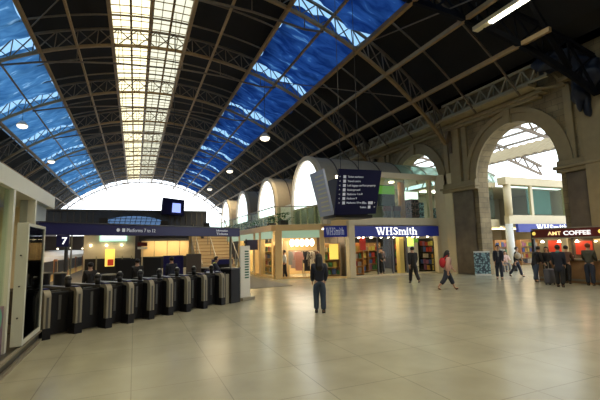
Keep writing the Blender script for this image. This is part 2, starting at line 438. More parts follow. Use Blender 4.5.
# purlins running down the hall
PX = [(-11.6, .14, 'low above the left wall'), (-9.7, .22, 'along the outer edge of the left blue sheeting'), (-7.6, .10, 'under the middle of the left blue sheeting'),
      (-5.6, .22, 'along the inner edge of the left blue sheeting'), (-3.65, .16, 'in the dark bay left of the bright skylight'),
      (-1.65, .24, 'along the left edge of the bright skylight'), (.5, .20, 'down the middle of the bright skylight'), (2.75, .24, 'along the right edge of the bright skylight'),
      (4.65, .16, 'in the dark bay right of the bright skylight'), (7.35, .22, 'along the inner edge of the right blue sheeting'),
      (9.45, .14, 'under the middle of the right blue sheeting'), (11.6, .24, 'along the outer edge of the right blue sheeting'),
      (13.55, .20, 'in the dark bay beyond the right blue sheeting'), (15.45, .20, 'lowest one above the arched wall')]
for x, w, d in PX:
    z = onr(x)
    mb = MB().bar((x, 9.6, z), (x, YB-.5, z), w*.8, w)
    if x in (-1.65, .5, 2.75): mb.bar((x, 9.6, z+.55), (x, YB-.5, z+.55), .06)
    o = mb.build('roof_purlin', M['iron']); origin_to(o, (x, 48, z))
    tag(o, 'long straight iron roof beam running away '+d, 'roof beam')
# crossed wind bracing rods in the dark bays
k = 0
for (xa, ya, xb, yb, d) in ((-1.65, 18.2, -5.6, 24, 'left of the bright skylight'), (9.45, 26.4, 15.45, 18.2, 'in the dark bay over the shops'), (13.55, 10, 11.6, 18.2, 'beside the wrapped truss')):
    o = MB().bar((xa, ya, onr(xa, .2)), (xb, yb, onr(xb, .2)), .05).build('bracing_rod', M['iron_dark']); origin_to(o, (xa, ya, onr(xa)))
    tag(o, 'thin diagonal bracing rod in the roof '+d, 'bracing rod')

# blue sheeting slung below the side skylights, one sheet per bay
def tarp(x0, x1, ya, yb, m, side, idx, seed):
    rnd = random.Random(seed); NX, NY = 22, 30
    ph = [rnd.uniform(0, 6.3) for _ in range(8)]
    P = []
    for j in range(NY+1):
        v = j/NY
        for i in range(NX+1):
            u = i/NX
            x = x0+(x1-x0)*u; y = ya+(yb-ya)*v
            if j in (0, NY): y += .28*math.sin(7*u+ph[0])+.14*math.sin(17*u+ph[1])
            if i == NX: x += .10*math.sin(9*v+ph[2])-.04
            if i == 0: x += .10*math.sin(11*v+ph[3])+.05
            sag = .42*math.sin(PI*v)*math.sin(PI*u)
            wr = .07*math.sin(13*v+5*u+ph[4])+.05*math.sin(24*v-9*u+ph[5])+.035*math.sin(37*v+19*u+ph[6])+.03*math.sin(31*u+ph[7])
            P.append(Vector((x, y, onr(x, .5)-sag+wr)))
    mb = MB(); mb.v = P
    for j in range(NY):
        for i in range(NX):
            a = j*(NX+1)+i; mb.f.append((a, a+1, a+NX+2, a+NX+1))
    o = mb.build('tarpaulin', m, smooth=True); origin_to(o, ((x0+x1)/2, (ya+yb)/2, onr((x0+x1)/2)))
    tag(o, '%s translucent plastic sheet slung under the %s roof glazing, %s bay from the camera' % ('pale blue' if side == 'left' else 'deep blue', side, ORD[idx]),
        'tarpaulin', 'blue sheeting under the %s skylight' % side)
for i in range(len(TY)-1):
    ya, yb = TY[i]+.1, TY[i+1]-.85
    if i == 0: ya = 9.2
    tarp(-10.15, -5.85, ya, yb, M['tarpL'], 'left', i, 10+i)
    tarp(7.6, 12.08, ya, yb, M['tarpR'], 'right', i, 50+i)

# ---- right wall with arches
WX0, WX1, WT = 18.5, 19.35, 10.85
ARC = [14.1+7.75*i for i in range(-1, 9)]
HW, SP = 2.42, 5.55
def wall_with_arches():
    mb = MB(); edges = [-8.0]
    for c in ARC: edges += [c-HW, c+HW]
    edges += [YB]
    for i in range(0, len(edges), 2):
        if edges[i+1] > edges[i]: mb.box(WX0, edges[i], 0, WX1, edges[i+1], WT)
    for c in ARC:
        N = 20; pts = [(c-HW*math.cos(PI*k/N), SP+(HW+.28)*math.sin(PI*k/N)) for k in range(N+1)]
        for (ya, za), (yb, zb) in zip(pts, pts[1:]):
            mb.hexa([(WX0, ya, za), (WX0, yb, zb), (WX1, yb, zb), (WX1, ya, za), (WX0, ya, WT), (WX0, yb, WT), (WX1, yb, WT), (WX1, ya, WT)])
    return mb
struct(wall_with_arches().build('wall_right', M['stone']))
n = 3
def trim(mb, m, bevel=0.0):
    global n
    o = struct(mb.build('trim_%d' % n, m, bevel=bevel)); n += 1; return o
for c in ARC[1:]:
    # archivolt, stepped, with keystone
    mb = MB(); N = 24
    for (r0, r1, x) in ((0, .62, 18.40), (.46, .72, 18.30)):
        for k in range(N):
            a0 = PI*k/N; a1 = PI*(k+1)/N
            p = lambda a, r: (c-(HW+r)*math.cos(a), SP+(HW+.28+r)*math.sin(a))
            q = [p(a0, r0), p(a1, r0), p(a1, r1), p(a0, r1)]
            mb.prism([(x, yy, zz) for yy, zz in q], (WX0-x+.02, 0, 0))
    mb.prism([(18.22, c-.17, 8.2), (18.22, c+.17, 8.2), (18.22, c+.26, 9.1), (18.22, c-.26, 9.1)], (.3, 0, 0))
    trim(mb, M['moulding'])
for c in ARC[:-1]:
    py = c+7.75/2
    # pier: dark stone shaft with impost and a narrow pilaster above
    mb = MB().box(18.36, py-1.15, 0, 18.52, py+1.15, 5.0)
    trim(mb, M['pier'], .03)
    mb = MB().box(18.22, py-1.5, 5.02, 18.52, py+1.5, 5.2).box(18.12, py-1.6, 5.2, 18.52, py+1.6, 5.34).box(18.26, py-1.48, 5.34, 18.52, py+1.48, 5.6)
    mb.box(18.30, py-.42, 5.6, 18.52, py+.42, 9.15).box(18.36, py-.95, 5.6, 18.52, py-.6, 9.15).box(18.36, py+.6, 5.6, 18.52, py+.95, 9.15)
    trim(mb, M['moulding'], .02)
mb = MB().box(18.05, 11.9, 9.12, 18.52, YB, 9.3).box(17.35, 12.1, 9.36, 18.52, YB, 9.5).box(18.2, 12.2, 8.95, 18.52, YB, 9.12)
trim(mb, M['moulding'], .02)
mb = MB().box(18.15, 8.0, 9.3, 18.52, 11.2, 9.5).box(18.15, 9.2, 0, 18.52, 10.4, 8.6)
trim(mb, M['moulding'], .02)
struct(MB().box(18.44, -8, 0, 18.5, 11.6, .3).build('baseboard_right', M['pier']))
struct(MB().box(-15.1, YA, 0, -14.2, YB, 9.9).build('wall_left', M['wallbrick']))
mb = MB().box(-15.1, YA-.4, 0, 19.4, YA, 9.9)
for i in range(16):
    a = -15.1+34.5*i/16; b = -15.1+34.5*(i+1)/16
    mb.hexa([(a, YA-.4, 9.9), (b, YA-.4, 9.9), (b, YA, 9.9), (a, YA, 9.9), (a, YA-.4, max(9.9, onr(a, 1.4))), (b, YA-.4, max(9.9, onr(b, 1.4))), (b, YA, max(9.9, onr(b, 1.4))), (a, YA, max(9.9, onr(a, 1.4)))])
struct(mb.build('wall_back', M['wallbrick']))
struct(MB().box(-14.2, 62, 0, 18.4, 62.4, 3.9).build('wall_backdrop', M['brownpanel']))  # added dark backdrop, shuts out sky light and reflections behind the kiosk

# lattice wall-head girders, one per bay
gi = 0
for i in range(len(TY)-1):
    ya, yb = TY[i]+.35, TY[i+1]-.35
    if i == 0: ya = 11.2
    t = thing('lattice_girder', (18.05, ya, 9.5), 'light iron lattice girder on top of the arched wall, %s bay from the camera' % ORD[i], 'girder', 'lattice girders along the wall head')
    c1 = MB().bar((17.45, ya, 10.33), (17.45, yb, 10.33), .12); c1.build('top_rail', M['girder'], t)
    MB().bar((17.45, ya, 9.55), (17.45, yb, 9.55), .12).build('bottom_rail', M['girder'], t)
    l = MB(); N = 8
    for k in range(N):
        a = ya+(yb-ya)*k/N; b = ya+(yb-ya)*(k+1)/N; mm = (a+b)/2
        l.bar((17.45, a, 9.58), (17.45, mm, 10.3), .07); l.bar((17.45, mm, 10.3), (17.45, b, 9.58), .07)
        l.bar((17.45, mm, 9.58), (17.45, mm, 10.3), .03)
    l.build('lattice', M['girder'], t)

# dark drape of sheeting bundled on the wall head
mb = MB(); rnd = random.Random(3)
def bundle(c, rx, ry, rz, ph):
    mb.ball(c, rx, ry, rz, 18, 12, fn=lambda p: p*(1+.16*math.sin(9*p.z+7*p.x+ph)+.12*math.sin(15*p.y+ph*2)))
bundle((17.6, 10.9, 10.1), .55, 1.0, .4, 1); bundle((17.9, 10.1, 9.6), .45, .5, .6, 2); bundle((18.0, 9.6, 9.0), .36, .35, .7, 3)
bundle((17.95, 10.2, 8.4), .3, .32, .8, 4); bundle((18.05, 10.0, 7.8), .15, .16, .6, 5)
o = mb.build('bundled_sheeting', M['drape'], smooth=True); origin_to(o, (17.9, 10.2, 8.5))
tag(o, 'bundle of dark navy sheeting gathered where the wrapped truss meets the wall', 'sheeting')
# timber box bracket at the end of the cornice
t = thing('cornice_bracket', (17.8, 11.6, 9.3), 'pale timber bracket box at the near end of the wall cornice', 'bracket')
MB().bar((17.9, 12.1, 9.3), (17.9, 12.1, 9.95), .12).build('post', M['moulding'], t)
MB().bar((17.9, 12.1, 9.3), (18.3, 11.0, 9.1), .12).build('rail', M['moulding'], t)
MB().bar((18.3, 11.0, 9.1), (18.2, 11.5, 10.0), .12).build('strut', M['moulding'], t)

# ================================================================== THE GLAZED ANNEX BEYOND THE ARCHES
for i in range(7):
    y0 = 4+6.5*i
    t = thing('annex_roof_truss', (20, y0, 9), 'pale steel roof truss of the hall beyond the arches, %s from the camera' % ORD[i], 'roof truss', 'steel trusses beyond the arches')
    p = [(19.4, 10.2), (26, 12.4), (32, 13.6), (38, 12.4), (44, 10.6)]; q = [(19.4, 9.2), (26, 11.2), (32, 12.2), (38, 11.2), (44, 9.6)]
    a = MB(); b = MB(); l = MB()
    for j in range(4):
        a.bar((p[j][0], y0, p[j][1]), (p[j+1][0], y0, p[j+1][1]), .26); b.bar((q[j][0], y0, q[j][1]), (q[j+1][0], y0, q[j+1][1]), .22)
        for k in range(3):
            fa, fb = k/3, (k+1)/3; L = lambda s, f_: (s[j][0]+(s[j+1][0]-s[j][0])*f_, y0, s[j][1]+(s[j+1][1]-s[j][1])*f_)
            l.bar(L(q, fa), L(p, (fa+fb)/2), .12); l.bar(L(p, (fa+fb)/2), L(q, fb), .12)
    a.build('top_chord', M['iron_dark'], t); b.build('bottom_chord', M['iron_dark'], t); l.build('web', M['iron_dark'], t)
mb = MB()
for x, z in ((22, 11.1), (24, 11.8), (26, 12.5), (28, 12.9), (30, 13.3), (32, 13.7), (34, 13.3), (36, 12.9), (38, 12.5), (41, 11.6)):
    mb.bar((x, 2, z), (x, 46, z), .2)
trim(mb, M['iron_dark'])
struct(MB().hexa([(19.4, 2, 10.3), (32, 2, 13.8), (32, 46, 13.8), (19.4, 46, 10.3), (19.4, 2, 10.33), (32, 2, 13.83), (32, 46, 13.83), (19.4, 46, 10.33)]).build('window_5', M['clear']))
struct(MB().hexa([(32, 2, 13.8), (45, 2, 10.3), (45, 46, 10.3), (32, 46, 13.8), (32, 2, 13.83), (45, 2, 10.33), (45, 46, 10.33), (32, 46, 13.83)]).build('window_6', M['clear']))
# corrugated beige canopy
mb = MB(); N = 60
for k in range(N):
    ya = 10+22*k/N; yb = 10+22*(k+1)/N; za = .10 if k % 2 else 0; zb = 0 if k % 2 else .10
    mb.hexa([(26.5, ya, 8.15+za), (30, ya, 9.9+za), (30, yb, 9.9+zb), (26.5, yb, 8.15+zb), (26.5, ya, 8.2+za), (30, ya, 9.95+za), (30, yb, 9.95+zb), (26.5, yb, 8.2+zb)])
o = mb.build('corrugated_canopy', M['moulding']); origin_to(o, (33, 22, 9.4))
tag(o, 'sloping corrugated beige canopy seen through the big near arch', 'canopy')

# ================================================================== SHOP BLOCK
P0, P1 = (7.68, 21.6), (11.45, 19.55)      # angled shop front
PM = (10.05, 20.31)
FY = 19.5
def post(name, x, y, z0, z1, r, m, parent): return MB().cyl((x, y, z0), (x, y, z1), r, n=14).build(name, m, parent, smooth=False)
blk = thing('shop_block', (11.5, 24, 0), 'two-storey cream shop building with columns along the right side of the concourse', 'building')
# beams
MB().box(11.5, FY-.12, 3.02, 18.35, FY+.25, 3.48).build('fascia_beam', M['cream'], blk, bevel=.02)
MB().seg(P0, PM, .34, 2.80, 3.15).build('fascia_beam', M['creamw'], blk, bevel=.02)
mb = MB(); a = Vector((*PM, 0)); b = Vector((*P1, 0)); d = (b-a).normalized(); nn = Vector((-d.y, d.x, 0))*.17
mb.hexa([a-nn+Vector((0, 0, 2.98)), b-nn+Vector((0, 0, 3.02)), b+nn+Vector((0, 0, 3.02)), a+nn+Vector((0, 0, 2.98)),
         a-nn+Vector((0, 0, 3.2)), b-nn+Vector((0, 0, 3.48)), b+nn+Vector((0, 0, 3.48)), a+nn+Vector((0, 0, 3.2))])
mb.build('fascia_beam', M['creamw'], blk)
MB().box(7.35, 21.6, 2.80, 7.7, 55, 3.15).build('fascia_beam', M['creamw'], blk, bevel=.02)
# floor slab of the upper storey, and its roof
mb = MB().prism([(7.7, 21.75, 2.95), (11.6, 19.65, 2.95), (18.35, 19.65, 2.95), (18.35, 55, 2.95), (7.7, 55, 2.95)], (0, 0, .16)); mb.build('upper_floor', M['beige'], blk)
mb = MB().box(11.6, FY-.15, 5.93, 18.48, FY+.3, 6.28); mb.build('roof_beam', M['cream'], blk, bevel=.02)
MB().box(12.0, FY+.1, 6.0, 18.3, 24.8, 6.1).build('upper_ceiling', M['beige'], blk)
# ground floor inner back walls
MB().box(11.9, 26, 0, 18.4, 26.2, 2.95).box(9.2, 27.5, 0, 11.9, 27.7, 2.95).box(11.75, 20.6, 0, 11.9, 27.6, 2.95).build('inner_wall', M['brownpanel'], blk)
MB().box(12.0, 24.6, 3.1, 18.4, 24.8, 5.95).build('upper_back_wall', M['beige'], blk)
# columns
for (x, y, z1, w) in ((11.42, 19.45, 3.3, .40), (17.9, 19.5, 3.02, .32)):
    MB().box(x-w/2, y-w/2-.05, 0, x+w/2, y+w/2, z1).build('column', M['cream'], blk, bevel=.03)
MB().seg((P0[0]-.05, P0[1]+.03), (P0[0]+.3, P0[1]-.17), .4, 0, 2.8).build('column', M['creamw'], blk, bevel=.02)
MB().seg((PM[0]-.12, PM[1]+.07), (PM[0]+.12, PM[1]-.06), .4, 0, 2.8).build('column', M['creamw'], blk, bevel=.02)
for y in (24.1, 25.4, 29.5, 33.6, 37.7, 41.8, 45.9, 50):
    MB().box(7.42, y-.2, 0, 7.72, y+.2, 2.8).build('column', M['creamw'], blk)
# beige return beside the pier
MB().seg((18.0, 19.5), (18.42, 19.0), .2, 0, 6.28).box(18.3, 18.35, 0, 18.5, 19.1, 6.28).build('return_panel', M['cream'], blk)
for x in (17.55,): MB().box(x-.12, FY-.05, 3.48, x+.12, FY+.2, 5.93).build('window_post', M['cream'], blk)
# base kerb
MB().seg(P0, P1, .12, 0, .10).build('threshold', M['creamw'], blk); MB().box(11.7, FY-.02, 0, 17.85, FY+.08, .10).build('threshold', M['cream'], blk)
MB().box(7.5, 21.8, 0, 7.6, 55, .15).build('threshold', M['creamw'], blk)
# glass
MB().box(12.0, FY+.02, .1, 13.4, FY+.04, 2.3).build('shop_window', M['clear'], blk)
MB().box(15.6, FY+.02, .1, 17.8, FY+.04, 2.3).build('shop_window', M['clear'], blk)
MB().seg(PM, P1, .02, .1, 2.36).build('shop_window', M['clear'], blk)
for ya, yb in ((21.9, 23.9), (25.6, 29.3), (29.7, 33.4), (33.8, 37.5), (37.9, 41.6), (42, 45.7), (46.1, 50)):
    MB().box(7.55, ya, .15, 7.57, yb, 2.4).build('shop_window', M['clear'], blk)
MB().box(11.75, FY+.02, 3.48, 17.9, FY+.04, 5.93).build('upper_window', M['greenglass'], blk)
# green-lit glass band under the beam
MB().seg((P0[0]+.3, P0[1]-.17), (PM[0]-.1, PM[1]+.05), .08, 2.36, 2.8).build('lit_band', M['greenlit'], blk)
for ya, yb in ((21.8, 23.9), (24.3, 25.2), (25.6, 29.3), (29.7, 33.4), (33.8, 37.5), (37.9, 41.6), (42, 45.7)):
    MB().box(7.45, ya, 2.36, 7.53, yb, 2.8).build('lit_band', M['greenlit'], blk)
# ceilings lights inside (strip panels in the shop ceilings)
def ceil_panel(x0, y0, x1, y1, z, m=None):
    return MB().box(x0, y0, z-.04, x1, y1, z).build('ceiling_panel', m or M['shoplight'], blk)
ceil_panel(8.6, 22.4, 10.6, 23.6, 2.9); ceil_panel(8.2, 25.6, 9.2, 30, 2.9); ceil_panel(8.2, 32, 9.2, 38, 2.9); ceil_panel(8.2, 40, 9.2, 46, 2.9)
ceil_panel(10.6, 21.0, 11.5, 21.9, 2.9, M['shoplightw'])
MB().box(11.95, 19.7, 2.43, 18.3, 26, 2.47).build('shop_ceiling', M['beige'], blk); ceil_panel(13, 22.4, 17, 22.9, 2.43); ceil_panel(14.6, 23.8, 17.6, 24.3, 5.9, M['shoplightw'])
for i, x in enumerate((12.3, 12.75, 13.5, 13.9, 14.6, 15.2, 15.8, 16.5, 17.1, 17.5)):
    o = MB().cyl((x, 20.0+.25*(i % 3), 2.43), (x+.05, 19.95+.25*(i % 3), 2.28), .05, .085, 10).build('ceiling_spotlight', M['spot'])
    origin_to(o, (x, 20, 2.43)); tag(o, 'small glowing spotlight under the bookshop ceiling, %s from the left' % ('leftmost' if i == 0 else ORD[i]), 'spotlight', 'spotlights behind the main bookshop sign')
for i, (x, y) in enumerate(((14.0, 20.4), (15.6, 20.9))):
    o = MB().cyl((x, y, 6.0), (x, y, 5.93), .16, .16, 14).build('downlight', M['spot']); origin_to(o, (x, y, 6.0))
    tag(o, 'round white downlight in the upper storey ceiling, the %s one' % ('left' if i == 0 else 'right'), 'downlight')

# signs
sg = thing('shop_sign', (14.8, FY-.2, 2.37), 'long blue fascia sign with white WHSmith lettering over the main shop front', 'shop sign')
MB().box(11.55, FY-.26, 2.32, 17.85, FY-.14, 2.96).build('panel', M['blue'], sg, bevel=.01)
serif_logo((13.05, FY-.26, 2.44), (1, 0, 0), (0, 0, 1), .44, 3.05, M['litwhite'], sg)
sg = thing('shop_sign', (10.7, 19.9, 2.37), 'small angled blue sign with tall white WHSmith lettering above the corner window', 'shop sign')
d = (Vector((*P1, 0))-Vector((*PM, 0))).normalized(); nn = Vector((d.y, -d.x, 0))
A = Vector((*PM, 0))+d*.12; B = Vector((*P1, 0))-d*.12
MB().seg(A+nn*.16, B+nn*.16, .14, 2.36, 3.0).build('panel', M['blue'], sg)
serif_logo(A+nn*.235+d*.12+Vector((0, 0, 2.48)), d, (0, 0, 1), .42, 1.05, M['dimwhite'], sg)

# upper terrace balustrade
bal = thing('glass_balustrade', (7.5, 24, 3.15), 'glass balustrade along the terrace above the row of shops', 'balustrade')
for k in range(9):
    ya = 21.5+3.6*k; MB().box(7.50, ya+.06, 3.2, 7.53, ya+3.5, 4.2).build('glass_panel', M['greenglass'], bal)
MB().seg((P0[0]+.06, P0[1]), (PM[0], PM[1]+.05), .03, 3.2, 4.2).build('glass_panel', M['greenglass'], bal)
MB().bar((7.52, 21.5, 4.23), (7.52, 54, 4.23), .06).bar((7.52, 21.55, 4.23), (10.1, 20.36, 4.23), .06).build('handrail', M['steel'], bal)
# terrace planting, dark tables behind the glass
for i in range(9):
    y = 22.6+3.0*i; x = 8.5+.25*(i % 2); rnd = random.Random(i)
    t = thing('potted_shrub', (x, y, 3.12), 'leafy green shrub in a square planter on the upper terrace, %s from the corner' % ORD[i], 'plant', 'planters on the upper terrace')
    MB().box(x-.25, y-.25, 3.12, x+.25, y+.25, 3.5).build('planter', M['brownpanel'], t)
    mb = MB()
    for k in range(90):
        p = Vector((x+rnd.gauss(0, .26), y+rnd.gauss(0, .45), 3.75+rnd.gauss(0, .16))); a = rnd.uniform(0, 6.3)
        dd = Vector((math.cos(a), math.sin(a), rnd.uniform(-.4, .8)))*.13; e = Vector((-dd.y, dd.x, .04))*.4
        mb.face([p-dd, p+e, p+dd, p-e])
    mb.build('foliage', M['plant'], t)

# barrel vaults
def vault(cy, idx, xend):
    hw, sp, top = 2.3, 4.75, 7.45
    t = thing('barrel_vault', (10, cy, 3.12), 'beige barrel-vaulted dormer with bright arched glass end above the shops, %s back' % ORD[idx], 'vaulted roof', 'barrel vaults above the shops')
    N = 20; P = lambda k, r: (cy-(hw+r)*math.cos(PI*k/N), sp+(top-sp+r)*math.sin(PI*k/N))
    mb = MB()
    for k in range(N):
        a, b, c_, d_ = P(k, .0), P(k+1, .0), P(k+1, .1), P(k, .1)
        xe = 11.7 if (idx == 0 and min(a[1], b[1]) < 6.15) else xend
        mb.prism([(10.05, *a), (10.05, *b), (10.05, *c_), (10.05, *d_)], (xe-10.05, 0, 0))
    xe = 11.7 if idx == 0 else xend
    mb.box(10.05, cy-hw-.1, 3.12, xe, cy-hw, sp).box(10.05, cy+hw, 3.12, xe, cy+hw+.1, sp)
    mb.build('vault_skin', M['vault'], t)
    x = 11.2
    while x < xend:
        mb = MB()
        for k in range(N):
            a, b, c_, d_ = P(k, .1), P(k+1, .1), P(k+1, .14), P(k, .14)
            if idx == 0 and x > 11.7 and min(a[1], b[1]) < 6.15: continue
            mb.prism([(x, *a), (x, *b), (x, *c_), (x, *d_)], (.06, 0, 0))
        x += 1.6
        mb.build('seam', M['brownpanel'], t)
    mb = MB()
    for k in range(N):
        a, b, c_, d_ = P(k, -.14), P(k+1, -.14), P(k+1, .16), P(k, .16)
        mb.prism([(9.9, *a), (9.9, *b), (9.9, *c_), (9.9, *d_)], (.25, 0, 0))
    mb.box(9.9, cy-hw-.16, 3.12, 10.15, cy-hw+.14, sp).box(9.9, cy+hw-.14, 3.12, 10.15, cy+hw+.16, sp)
    mb.build('arch_frame', M['vaultrim'], t)
    pts = [(10.05, *P(k, -.1)) for k in range(N+1)]
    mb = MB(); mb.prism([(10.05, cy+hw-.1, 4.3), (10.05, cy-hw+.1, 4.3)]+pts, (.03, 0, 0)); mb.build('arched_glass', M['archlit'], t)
    MB().box(10.05, cy-hw+.1, 3.2, 10.07, cy+hw-.1, 4.28).build('lower_glass', M['greenglass'], t)
    mb = MB()
    for k in (-1, 0, 1): mb.box(10.0, cy+k*1.1-.035, 3.15, 10.1, cy+k*1.1+.035, 4.3)
    mb.box(10.0, cy-hw+.1, 4.25, 10.1, cy+hw-.1, 4.36)
    mb.build('mullion', M['cream'], t)
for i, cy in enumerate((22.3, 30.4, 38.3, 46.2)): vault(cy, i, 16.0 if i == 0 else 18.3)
# glazed continuation of the first vault seen through the second wall arch
t = thing('glazed_vault', (16, 22.3, 6.2), 'pale green glazed barrel roof rising behind the flat beam, inside the far wall arch', 'glass roof')
N = 16; gl = MB()
P = lambda k, r: (22.3-(2.3+r)*math.cos(PI*k/N), 4.75+(2.7+r)*math.sin(PI*k/N))
for k in range(3, N-2):
    gl.prism([(16.05, *P(k, 0)), (16.05, *P(k+1, 0)), (16.05, *P(k+1, .03)), (16.05, *P(k, .03))], (9, 0, 0))
for x in (16.05, 17.2, 18.35, 19.6, 21, 22.5, 24):
    bars = MB()
    for k in range(2, N-2): bars.bar((x, *P(k, 0)), (x, *P(k+1, 0)), .08)
    bars.build('rib', M['vault'], t)
gl.build('glass', glass_mat('vault_glass', (.86, .97, .93), .06, dirt=.35), t)

# between-vault parapet wall (bright white band behind the arches)
for i, (ya, yb) in enumerate(((25, 27.9), (33, 35.8), (40.8, 43.8))):
    o = MB().box(10.3, ya, 3.12, 10.5, yb, 4.9).build('terrace_screen', M['white']); origin_to(o, (10.4, (ya+yb)/2, 3.12))
    tag(o, 'white rendered screen between two arched glass ends on the terrace, %s back' % ORD[i], 'screen')

# ---- upper storey contents
o = MB().box(12.9, 21.0, 3.12, 15.85, 21.1, 5.6)
o = o.build('stall_wall', M['beige']); origin_to(o, (14.4, 21, 3.12)); tag(o, 'beige partition behind the green poster on the upper storey', 'partition')
t = thing('wall_poster', (15.2, 20.9, 4.4), 'glowing green and dark picture panel on the upper storey beside the departure board', 'poster')
MB().box(14.5, 20.9, 4.35, 15.8, 20.98, 5.75).build('picture', M['black'], t); MB().box(14.5, 20.86, 5.15, 15.8, 20.9, 5.7).build('green_band', M['greenposter'], t)
for i in range(2):
    x = 14.7+.75*i
    o = MB().box(x, 20.5, 4.0, x+.5, 20.7, 4.32).build('red_booth', M['darkred']); origin_to(o, (x, 20.5, 4.0)); tag(o, 'red upholstered seat back under the green poster, the %s one' % ('left' if i == 0 else 'right'), 'seat')
    MB().box(x+.05, 20.5, 3.12-0, x+.45, 20.68, 4.0)
    q = MB().box(x+.05, 20.5, 3.12, x+.45, 20.68, 4.0).build('frame', M['brownpanel']); q.parent = o; q.data.transform(Matrix.Translation(-Vector((x, 20.5, 4.0))))
o = MB().cyl((16.35, 20.9, 3.12), (16.35, 20.9, 5.97), .22, n=16).build('round_column', M['orange'], smooth=True); origin_to(o, (16.35, 20.9, 3.12))
tag(o, 'round orange-brown column inside the upper storey windows', 'column')
def stack(x, y, z0, n_, w, h, m, lab, grp):
    for k in range(n_):
        o = MB().box(x-w/2, y-w/2, z0+k*h, x+w/2, y+w/2, z0+(k+1)*h-.015).build('carton', m); origin_to(o, (x, y, z0+k*h))
        tag(o, lab+', '+(['bottom', 'second up', 'third up', 'fourth up', 'fifth up'][k])+' in its stack', 'carton', grp)
stack(16.95, 20.6, 3.12, 4, .62, .42, M['patt1'], 'pink and dark patterned carton in the taller left pile upstairs', 'patterned cartons upstairs')
stack(17.65, 20.9, 3.12, 4, .6, .38, M['patt2'], 'teal and white patterned carton in the middle pile upstairs', 'patterned cartons upstairs')
stack(18.1, 20.0, 3.12, 3, .34, .36, M['patt2'], 'teal and white patterned carton in the narrow right window upstairs', 'patterned cartons upstairs')

o = MB().box(17.05, 21.6, 4.9, 18.35, 21.68, 5.5).build('bright_panel', M['shoplightw']); o.data.materials[0] = mat('lit_wall_glow', (.9, .9, .85), .5, emis=(.95, 1, .9), es=1.3); origin_to(o, (17.7, 21.6, 5.2))  # added emissive panel in place of the white-lit back wall
tag(o, 'glowing white panel in place of the lit wall behind the patterned cartons upstairs', 'glowing panel')
# ---- ground-floor bookshop interior
bookmats = [colmat('book_%d' % i, tuple(q*.6 for q in c), .5) for i, c in enumerate(((.5, .04, .03), (.6, .5, .1), (.06, .12, .4), (.65, .6, .5), (.08, .3, .12), (.7, .35, .05), (.03, .03, .04), (.4, .15, .3)))]
bookname = ['red', 'yellow', 'blue', 'white', 'green', 'orange', 'black', 'mauve']
def shelf_unit(x, y, w, h, label, ang=0.0, rows=4, dep=.4, m=None, books=True, grp='books on the shop shelves', wall=None):
    t = thing('display_shelf', (x, y, 0.001), label, 'shelf', rz=ang if ang else 1e-4)
    m = m or M['wood']
    MB().box(-w/2, dep-.04, 0, w/2, dep, h).build('back_panel', m, t)
    for s in (-1, 1): MB().box(s*w/2-(.04 if s > 0 else 0), 0, 0, s*w/2+(.04 if s < 0 else 0), dep-.04, h).build('side_panel', m, t)
    rot = Matrix.Rotation(ang, 4, 'Z')
    for r in range(rows):
        z = .12+(h-.2)*r/rows
        MB().box(-w/2+.04, 0, z-.03, w/2-.04, dep-.04, z).build('shelf', m, t)
        if not books: continue
        xx = -w/2+.07; j = 0
        while xx < w/2-.2:
            bw = random.uniform(.17, .27); bh = min((h-.2)/rows-.07, random.uniform(.24, .36)); ci = random.randrange(8)
            o = MB().box(0, 0, 0, bw, .05, bh).box(.006, .006, .008, bw-.006, .056, bh-.008).build('book', bookmats[ci])
            p = rot @ Vector((xx, .10, z))+Vector((x, y, 0)); o.location = p; o.rotation_euler = (0, 0, ang)
            tag(o, '%s book on the %s' % (bookname[ci], label.split(',')[0]), 'book', grp+' in '+bookname[ci]+' on '+label.split(',')[0])
            xx += bw+.05; j += 1
    return t
shelf_unit(12.75, 20.9, .9, 2.0, 'orange-backed shelf of books at the left end of the bookshop', m=M['orange'])
shelf_unit(14.0, 22.5, 1.3, 2.0, 'wooden shelf of books left of the shop doorway')
shelf_unit(15.45, 23.2, 1.3, 2.0, 'wooden shelf of books deep behind the doorway')
shelf_unit(16.55, 21.6, .9, 2.1, 'tall dark shelf of small goods right of the yellow column', m=M['black'])
shelf_unit(17.35, 22.6, .9, 2.0, 'dark shelf of books at the right end of the bookshop', m=M['black'])
shelf_unit(18.0, 20.75, 1.5, 2.2, 'dark shelf of books against the right side wall of the bookshop', ang=-PI/2, rows=5, m=M['black'])
shelf_unit(8.2, 22.9, 1.7, 2.2, 'cream shelf of goods in the first side window', ang=-PI/2, rows=5, m=M['creamw'])
shelf_unit(8.2, 31.4, 3.2, 2.2, 'cream shelf of goods in the second long side window', ang=-PI/2, rows=4, m=M['creamw'])
shelf_unit(11.0, 21.1, 1.1, 2.0, 'wooden shelf of goods in the angled corner window', ang=-.5, rows=4, m=M['wood'])
shelf_unit(8.6, 26.4, 3.0, 2.1, 'long shelf of small goods in the side shop', ang=PI/2+PI, rows=4, m=M['creamw'])
o = MB().box(15.75, 20.6, 0, 16.1, 20.95, 2.43).build('square_column', mat('yellow_column', (.62, .50, .16), .5)); origin_to(o, (15.9, 20.8, 0))
tag(o, 'square yellow column inside the bookshop entrance', 'column')
t = thing('lit_poster', (17.1, 21.0, 1.5), 'glowing lime yellow poster hanging over the man in black', 'poster')
MB().box(16.75, 21.0, 1.7, 17.25, 21.04, 2.3).build('poster_panel', M['limelit'], t); MB().bar((17, 21.02, 2.3), (17, 21.02, 2.43), .02).build('hanging_wire', M['black'], t)
t = thing('lit_poster', (17.8, 21.2, 1.8), 'small green glowing sign at the right end of the bookshop ceiling', 'poster')
MB().box(17.5, 21.2, 1.95, 17.8, 21.24, 2.22).build('poster_panel', M['greenposter'], t); MB().bar((17.65, 21.22, 2.22), (17.65, 21.22, 2.43), .02).build('hanging_wire', M['black'], t)
